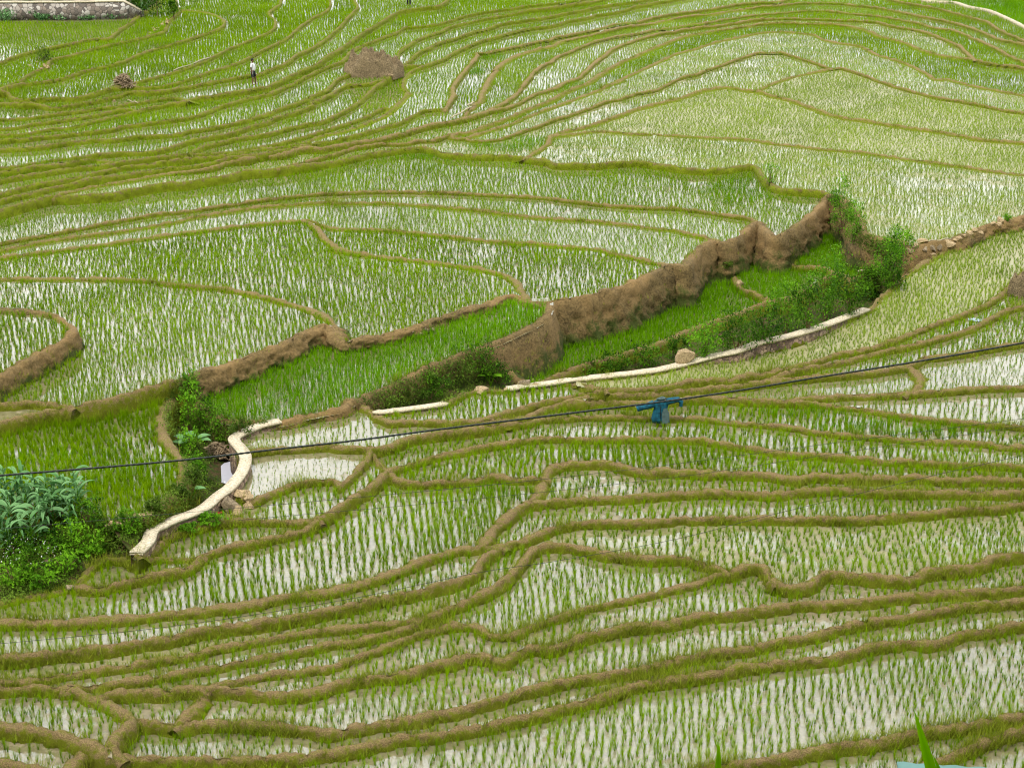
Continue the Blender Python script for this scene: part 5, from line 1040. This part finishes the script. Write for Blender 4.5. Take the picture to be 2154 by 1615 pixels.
# ---- figure
def skinned(name,verts,edges,radii,mat,parent=None,sub=2,root=0):
    me=bpy.data.meshes.new(name); me.from_pydata(verts,edges,[]); o=bpy.data.objects.new(name,me); C.objects.link(o)
    o.modifiers.new('skin','SKIN').use_smooth_shade=True
    for v,r in zip(me.skin_vertices[0].data,radii): v.radius=r if hasattr(r,'__len__') else (r,r)
    me.skin_vertices[0].data[root].use_root=True
    s_=o.modifiers.new('sub','SUBSURF'); s_.levels=sub; s_.render_levels=sub; me.materials.append(mat)
    if parent: o.parent=parent
    return o
def person(base,hgt,rz,label,stripe=True,trousers=False,shirt='tee'):
    root=empty('person',base,rz); tag(root,label,'person'); k=hgt/1.68; root.scale=(k,k,k)
    # local: faces +X, left = +Y
    V=[(0,0,.93),(.01,0,1.08),(.02,0,1.25),(0,0,1.40),(-.005,0,1.46),(.02,0,1.53),(.03,0,1.60),(.015,0,1.66)]
    R=[(.15,.13),(.155,.15),(.15,.125),(.12,.08),(.05,.05),(.075,.065),(.09,.072),(.055,.05)]
    E=[(0,1),(1,2),(2,3),(3,4),(4,5),(5,6),(6,7)]
    V.append((.115,0,1.57)); R.append((.012,.012)); E.append((6,8))            # nose
    def chain(parent_,pts,rs):
        p=parent_
        for q,r in zip(pts,rs): V.append(q); R.append((r,r)); E.append((p,len(V)-1)); p=len(V)-1
        return p
    for sy in (1,-1):
        V.append((0,sy*.06,1.595) if False else (.02,sy*.085,1.56)); R.append((.012,.018)); E.append((6,len(V)-1))   # ear
        hx=-.06 if sy<0 else -.02
        w_=chain(3,[(-.01,sy*.17,1.38),(hx-.03,sy*.215,1.13),(hx+.02,sy*.21,.90),(hx+.03,sy*.205,.84)],[.055,.045,.032,.028])
        for f,(dx,L,rr) in enumerate(((-.03,.075,.009),(-.01,.088,.0095),(.01,.083,.009),(.028,.066,.008))):
            chain(w_,[(hx+.03+dx,sy*.205,.80),(hx+.035+dx,sy*.200,.80-L*.55),(hx+.045+dx,sy*.19,.80-L)],[.012,rr,rr*.8])
        chain(w_,[(hx+.075,sy*.195,.81),(hx+.085,sy*.185,.775)],[.011,.009])
        fx=.13 if sy>0 else -.03
        an=chain(0,[(fx*.2,sy*.095,.84),(fx*.75+.03,sy*.10,.48),(fx,sy*.10,.09)],[.095,.062,.042])
        chain(an,[(fx+.03,sy*.105,.035),(fx+.15,sy*.115,.025)],[.04,.028])
    skinned('body',V,E,R,M['skin'],root,2)
    # hair cap
    import bmesh
    bm=bmesh.new(); bmesh.ops.create_icosphere(bm,subdivisions=3,radius=1)
    for v in list(bm.verts):
        if v.co.z<-.15 and v.co.x>-.25: bm.verts.remove(v)
    bmesh.ops.delete(bm,geom=[v for v in bm.verts if v.co.x>.55 and v.co.z<.35],context='VERTS')
    for v in bm.verts: v.co=Vector((v.co.x*.112+.012,v.co.y*.092,v.co.z*.115+1.60)); v.co*=1+.012*noise.noise(v.co*40)
    me=bpy.data.meshes.new('hair'); bm.to_mesh(me); bm.free(); me.materials.append(M['hair']); h_=bpy.data.objects.new('hair',me); C.objects.link(h_); h_.parent=root
    for sy in (1,-1):
        bm=bmesh.new(); bmesh.ops.create_uvsphere(bm,u_segments=8,v_segments=6,radius=.011); me=bpy.data.meshes.new('eye'); bm.to_mesh(me); bm.free(); me.materials.append(M['eye']); e_=bpy.data.objects.new('eye',me); C.objects.link(e_); e_.location=(.108,sy*.032,1.60); e_.parent=root
    bm=bmesh.new(); bmesh.ops.create_cube(bm,size=1); me=bpy.data.meshes.new('mouth'); 
    for v in bm.verts: v.co=Vector((v.co.x*.012+.098,v.co.y*.045,v.co.z*.008+1.515))
    bm.to_mesh(me); bm.free(); me.materials.append(M['red']); e_=bpy.data.objects.new('mouth',me); C.objects.link(e_); e_.parent=root
    # shirt with short sleeves
    V2=[(0,0,.88),(.03,0,1.05),(.045,0,1.2),(.0,0,1.36),(0,0,1.43)]; R2=[(.185,.165),(.205,.185),(.19,.165),(.13,.10),(.07,.07)]; E2=[(0,1),(1,2),(2,3),(3,4)]
    for sy in (1,-1):
        n0=len(V2); V2+=[(-.01,sy*.17,1.375),(-.05,sy*.205,1.22),(-.065,sy*.215,1.14)]; R2+=[(.075,.075),(.072,.072),(.078,.078)]; E2+=[(3,n0),(n0,n0+1),(n0+1,n0+2)]
    skinned('shirt',V2,E2,R2,M[shirt],root,2)
    V3=[(0,0,.97),(0,0,.88)]; R3=[(.165,.15),(.165,.155)]; E3=[(0,1)]
    for sy in (1,-1):
        fx=.13 if sy>0 else -.03; n0=len(V3)
        if trousers: V3+=[(fx*.2,sy*.10,.78),(fx*.75+.03,sy*.105,.48),(fx,sy*.105,.14)]; R3+=[(.115,.11),(.085,.085),(.075,.075)]; E3+=[(1,n0),(n0,n0+1),(n0+1,n0+2)]
        else: V3+=[(fx*.35,sy*.10,.76),(fx*.7+.015,sy*.105,.50)]; R3+=[(.12,.115),(.115,.11)]; E3+=[(1,n0),(n0,n0+1)]
    sh=skinned('trousers' if trousers else 'shorts',V3,E3,R3,M['shorts'],root,2)
    if stripe:
        mb=MB(); mb.tube([(.03,-.165,.93),(.035,-.225,.75),(.03,-.232,.49)],[.012,.014,.014],6); mb.tube([(.03,.165,.93),(.05,.225,.75),(.10,.232,.49)],[.012,.014,.014],6); mb.build('stripe',M['stripe'],sh)
    return root
zp=crz('j6',532,178); bp=at(533,179,zp-.02); person(bp,50/scale(155,zp)/.95,0,'barefoot man in white T-shirt and black shorts with white side stripe, standing on a bund')
z2=crz('j6',858,22) ; bp=at(860,13,zat(860,18).z); person(bp,1.66,math.radians(-80),'person in black trousers at the top edge, only the legs in view',stripe=False,trousers=True,shirt='shorts')
# ---- scarecrow
zs_=zat(1387,898).z; b=at(1388,897,zs_); s=scale(880,zs_); root=empty('scarecrow',b); tag(root,'scarecrow of a worn teal-blue jacket spread on a stick cross, standing in the rice','scarecrow')
u_=1/s
mb=MB(); mb.tube([(0,.02,-.3),(.005,.02,.5),(0,.02,1.06)],[.022,.02,.016],6); mb.build('post',M['wood'],root)
mb=MB(); mb.tube([(-.86,0,.72),(0,0,.93),(.72,0,1.04)],.015,6); mb.build('crossbar',M['wood'],root)
def loft(secs,name,mat,parent,open_front=False,n=20):
    V=[];Fs=[]
    for (cx_,cy_,cz_,rx_,ry_,wr) in secs:
        for k in range(n):
            a=2*math.pi*k/n; r=1+wr*math.sin(a*5+cz_*17); V.append((cx_+rx_*math.cos(a)*r,cy_+ry_*math.sin(a)*r,cz_))
    for j in range(len(secs)-1):
        for k in range(n): Fs.append((j*n+k,j*n+(k+1)%n,(j+1)*n+(k+1)%n,(j+1)*n+k))
    me=bpy.data.meshes.new(name); me.from_pydata(V,[],Fs); me.materials.append(mat); o=bpy.data.objects.new(name,me); C.objects.link(o); o.parent=parent
    for p in me.polygons: p.use_smooth=True
    m=o.modifiers.new('s','SOLIDIFY'); m.thickness=.008; return o
jk=loft([(.02,0,.16,.30,.13,.05),(.01,0,.30,.30,.12,.05),(.0,0,.48,.27,.11,.04),(0,0,.66,.24,.10,.03),(0,0,.80,.27,.095,.02),(0,0,.90,.26,.085,.02),(.01,0,.98,.13,.07,.02),(.02,0,1.02,.09,.06,.02)],'jacket',M['jacket'],root)
mb=MB()
mb.tube([(-.22,0,.84),(-.42,-.01,.76),(-.62,0,.70),(-.80,.0,.64)],[.125,.115,.10,.105],12,cap=False); mb.build('sleeve',M['jacket'],jk,smooth=True)
mb=MB(); mb.tube([(.20,0,.90),(.42,-.01,.96),(.60,0,.98),(.70,-.01,.90),(.70,-.02,.74)],[.125,.11,.095,.085,.06],12,cap=False); mb.build('sleeve',M['jacket'],jk,smooth=True)
for o_ in [jk]:
    for v in o_.data.vertices:
        nn=noise.noise(Vector((v.co.x*7,v.co.y*7,v.co.z*3.5))); v.co.x+=.035*nn; v.co.y+=.03*noise.noise(Vector((v.co.x*9,3,v.co.z*5)))
mb=MB(); mb.v=[(.07,-.150,.14),(.31,-.10,.18),(.30,-.095,.5),(.22,-.105,.70),(.10,-.128,.70),(.04,-.14,.5)]; mb.f=[(0,1,2,3,4,5)]; mb.v+= [(x,y+.012,z) for x,y,z in mb.v]; mb.f+=[(11,10,9,8,7,6)]+[(i,(i+1)%6,(i+1)%6+6,i+6) for i in range(6)]; mb.build('patch',M['jacketpale'],jk)
mb=MB(); mb.tube([(.01,-.142,.16),(.0,-.135,.5),(.0,-.10,.78)],[.012,.014,.01],5); mb.build('zip',M['hair'],jk)  # black strip painted in for the dark opening down the jacket front
mb=MB(); mb.tube([(-.13,-.02,1.0),(-.04,-.09,1.03),(.08,-.09,1.04),(.17,-.02,1.03),(.06,.05,1.05),(-.13,-.02,1.0)],.035,8); mb.build('collar',M['jacketpale'],jk,smooth=True)
# ---- plants and roof close below the viewpoint
def terr(Y): return max(-4.0,19.2-.71*Y)
def nearleaf(name,tips,label,d,cat='plant'):
    q=at_d(tips[0][0][0],tips[0][0][1],d); bx,by=q.x,q.y+.1; bz=terr(by); root=empty(name,(bx,by,bz)); tag(root,label,cat)
    mb=MB(); mb.tube([(0,0,-.2),(0,0,(q.z-bz)*.5)],[.04,.02],7); mb.build('stem',M['nursery'],root)
    V=[];Fs=[];T=[]
    for (tip,bot,wpx) in tips:
        a=at_d(*tip,d); c=at_d(*bot,d); dirn=(c-a); L=dirn.length; s_=F/d; w_=wpx/s_; o_=len(V); seg=10; ext=2.2
        for k in range(seg+1):
            t=k/seg*ext; p=a+dirn*t+Vector((.0,.06*t*t,0)); wd_=w_*min(1.15,t**.75 if t<1 else 1+.1*(t-1)); sd_=Vector((1,0,0))
            V+=[tuple(p+sd_*wd_*.5-root.location),tuple(p+Vector((0,.3*wd_,-.0))-root.location),tuple(p-sd_*wd_*.5-root.location)]; T+=[.5,.2,.5]
        V+= [(0,0,(q.z-bz)*.45)]*3; T+=[.3]*3
        for k in range(seg+1): j=o_+k*3; Fs+=[(j,j+1,j+4,j+3),(j+1,j+2,j+5,j+4)]
    mesh_np('leaves',np.array(V),[np.array(Fs)],M['nursery'],root,smooth=True,attr={'tone':T})
nearleaf('reed_plant',[((1510,1556),(1514,1616),13)],'tip of a single upright green leaf at the bottom edge',9)
nearleaf('reed_plant',[((1922,1490),(1960,1615),24),((1962,1585),(1985,1640),12)],'green leaf blades rising at the bottom right beside the teal roof',9.5)
d_=14.0; ra=at_d(1886,1606,d_); rb=at_d(1958,1612,d_); root=empty('shed',(ra.x+.6,ra.y-1.0,terr(ra.y-1))); tag(root,'pale teal sheet roof corner of a shed just inside the bottom edge','shed')
V=[];nx=30
for j in range(2):
    for i in range(nx+1):
        t=i/nx; V.append((ra.x+1.6*t-root.location.x,ra.y-(1.9 if j else 0)-root.location.y,ra.z-.12*t-(.75 if j else 0)+.007*math.sin(i*1.6)-root.location.z))
Fq=[(i,i+1,nx+2+i,nx+1+i) for i in range(nx)]
o=mesh_np('roof',np.array(V),[np.array(Fq)],M['roof'],root); m=o.modifiers.new('s','SOLIDIFY'); m.thickness=.03
for x in (ra.x+.1,ra.x+1.5):
    for y in (ra.y-.15,ra.y-1.7):
        mb=MB(); z1=ra.z-.2-(.6 if y<ra.y-1 else 0); mb.tube([(x-root.location.x,y-root.location.y,terr(y)-.3-root.location.z),(x-root.location.x,y-root.location.y,z1-root.location.z)],.05,6); mb.build('post',M['wood'],root)
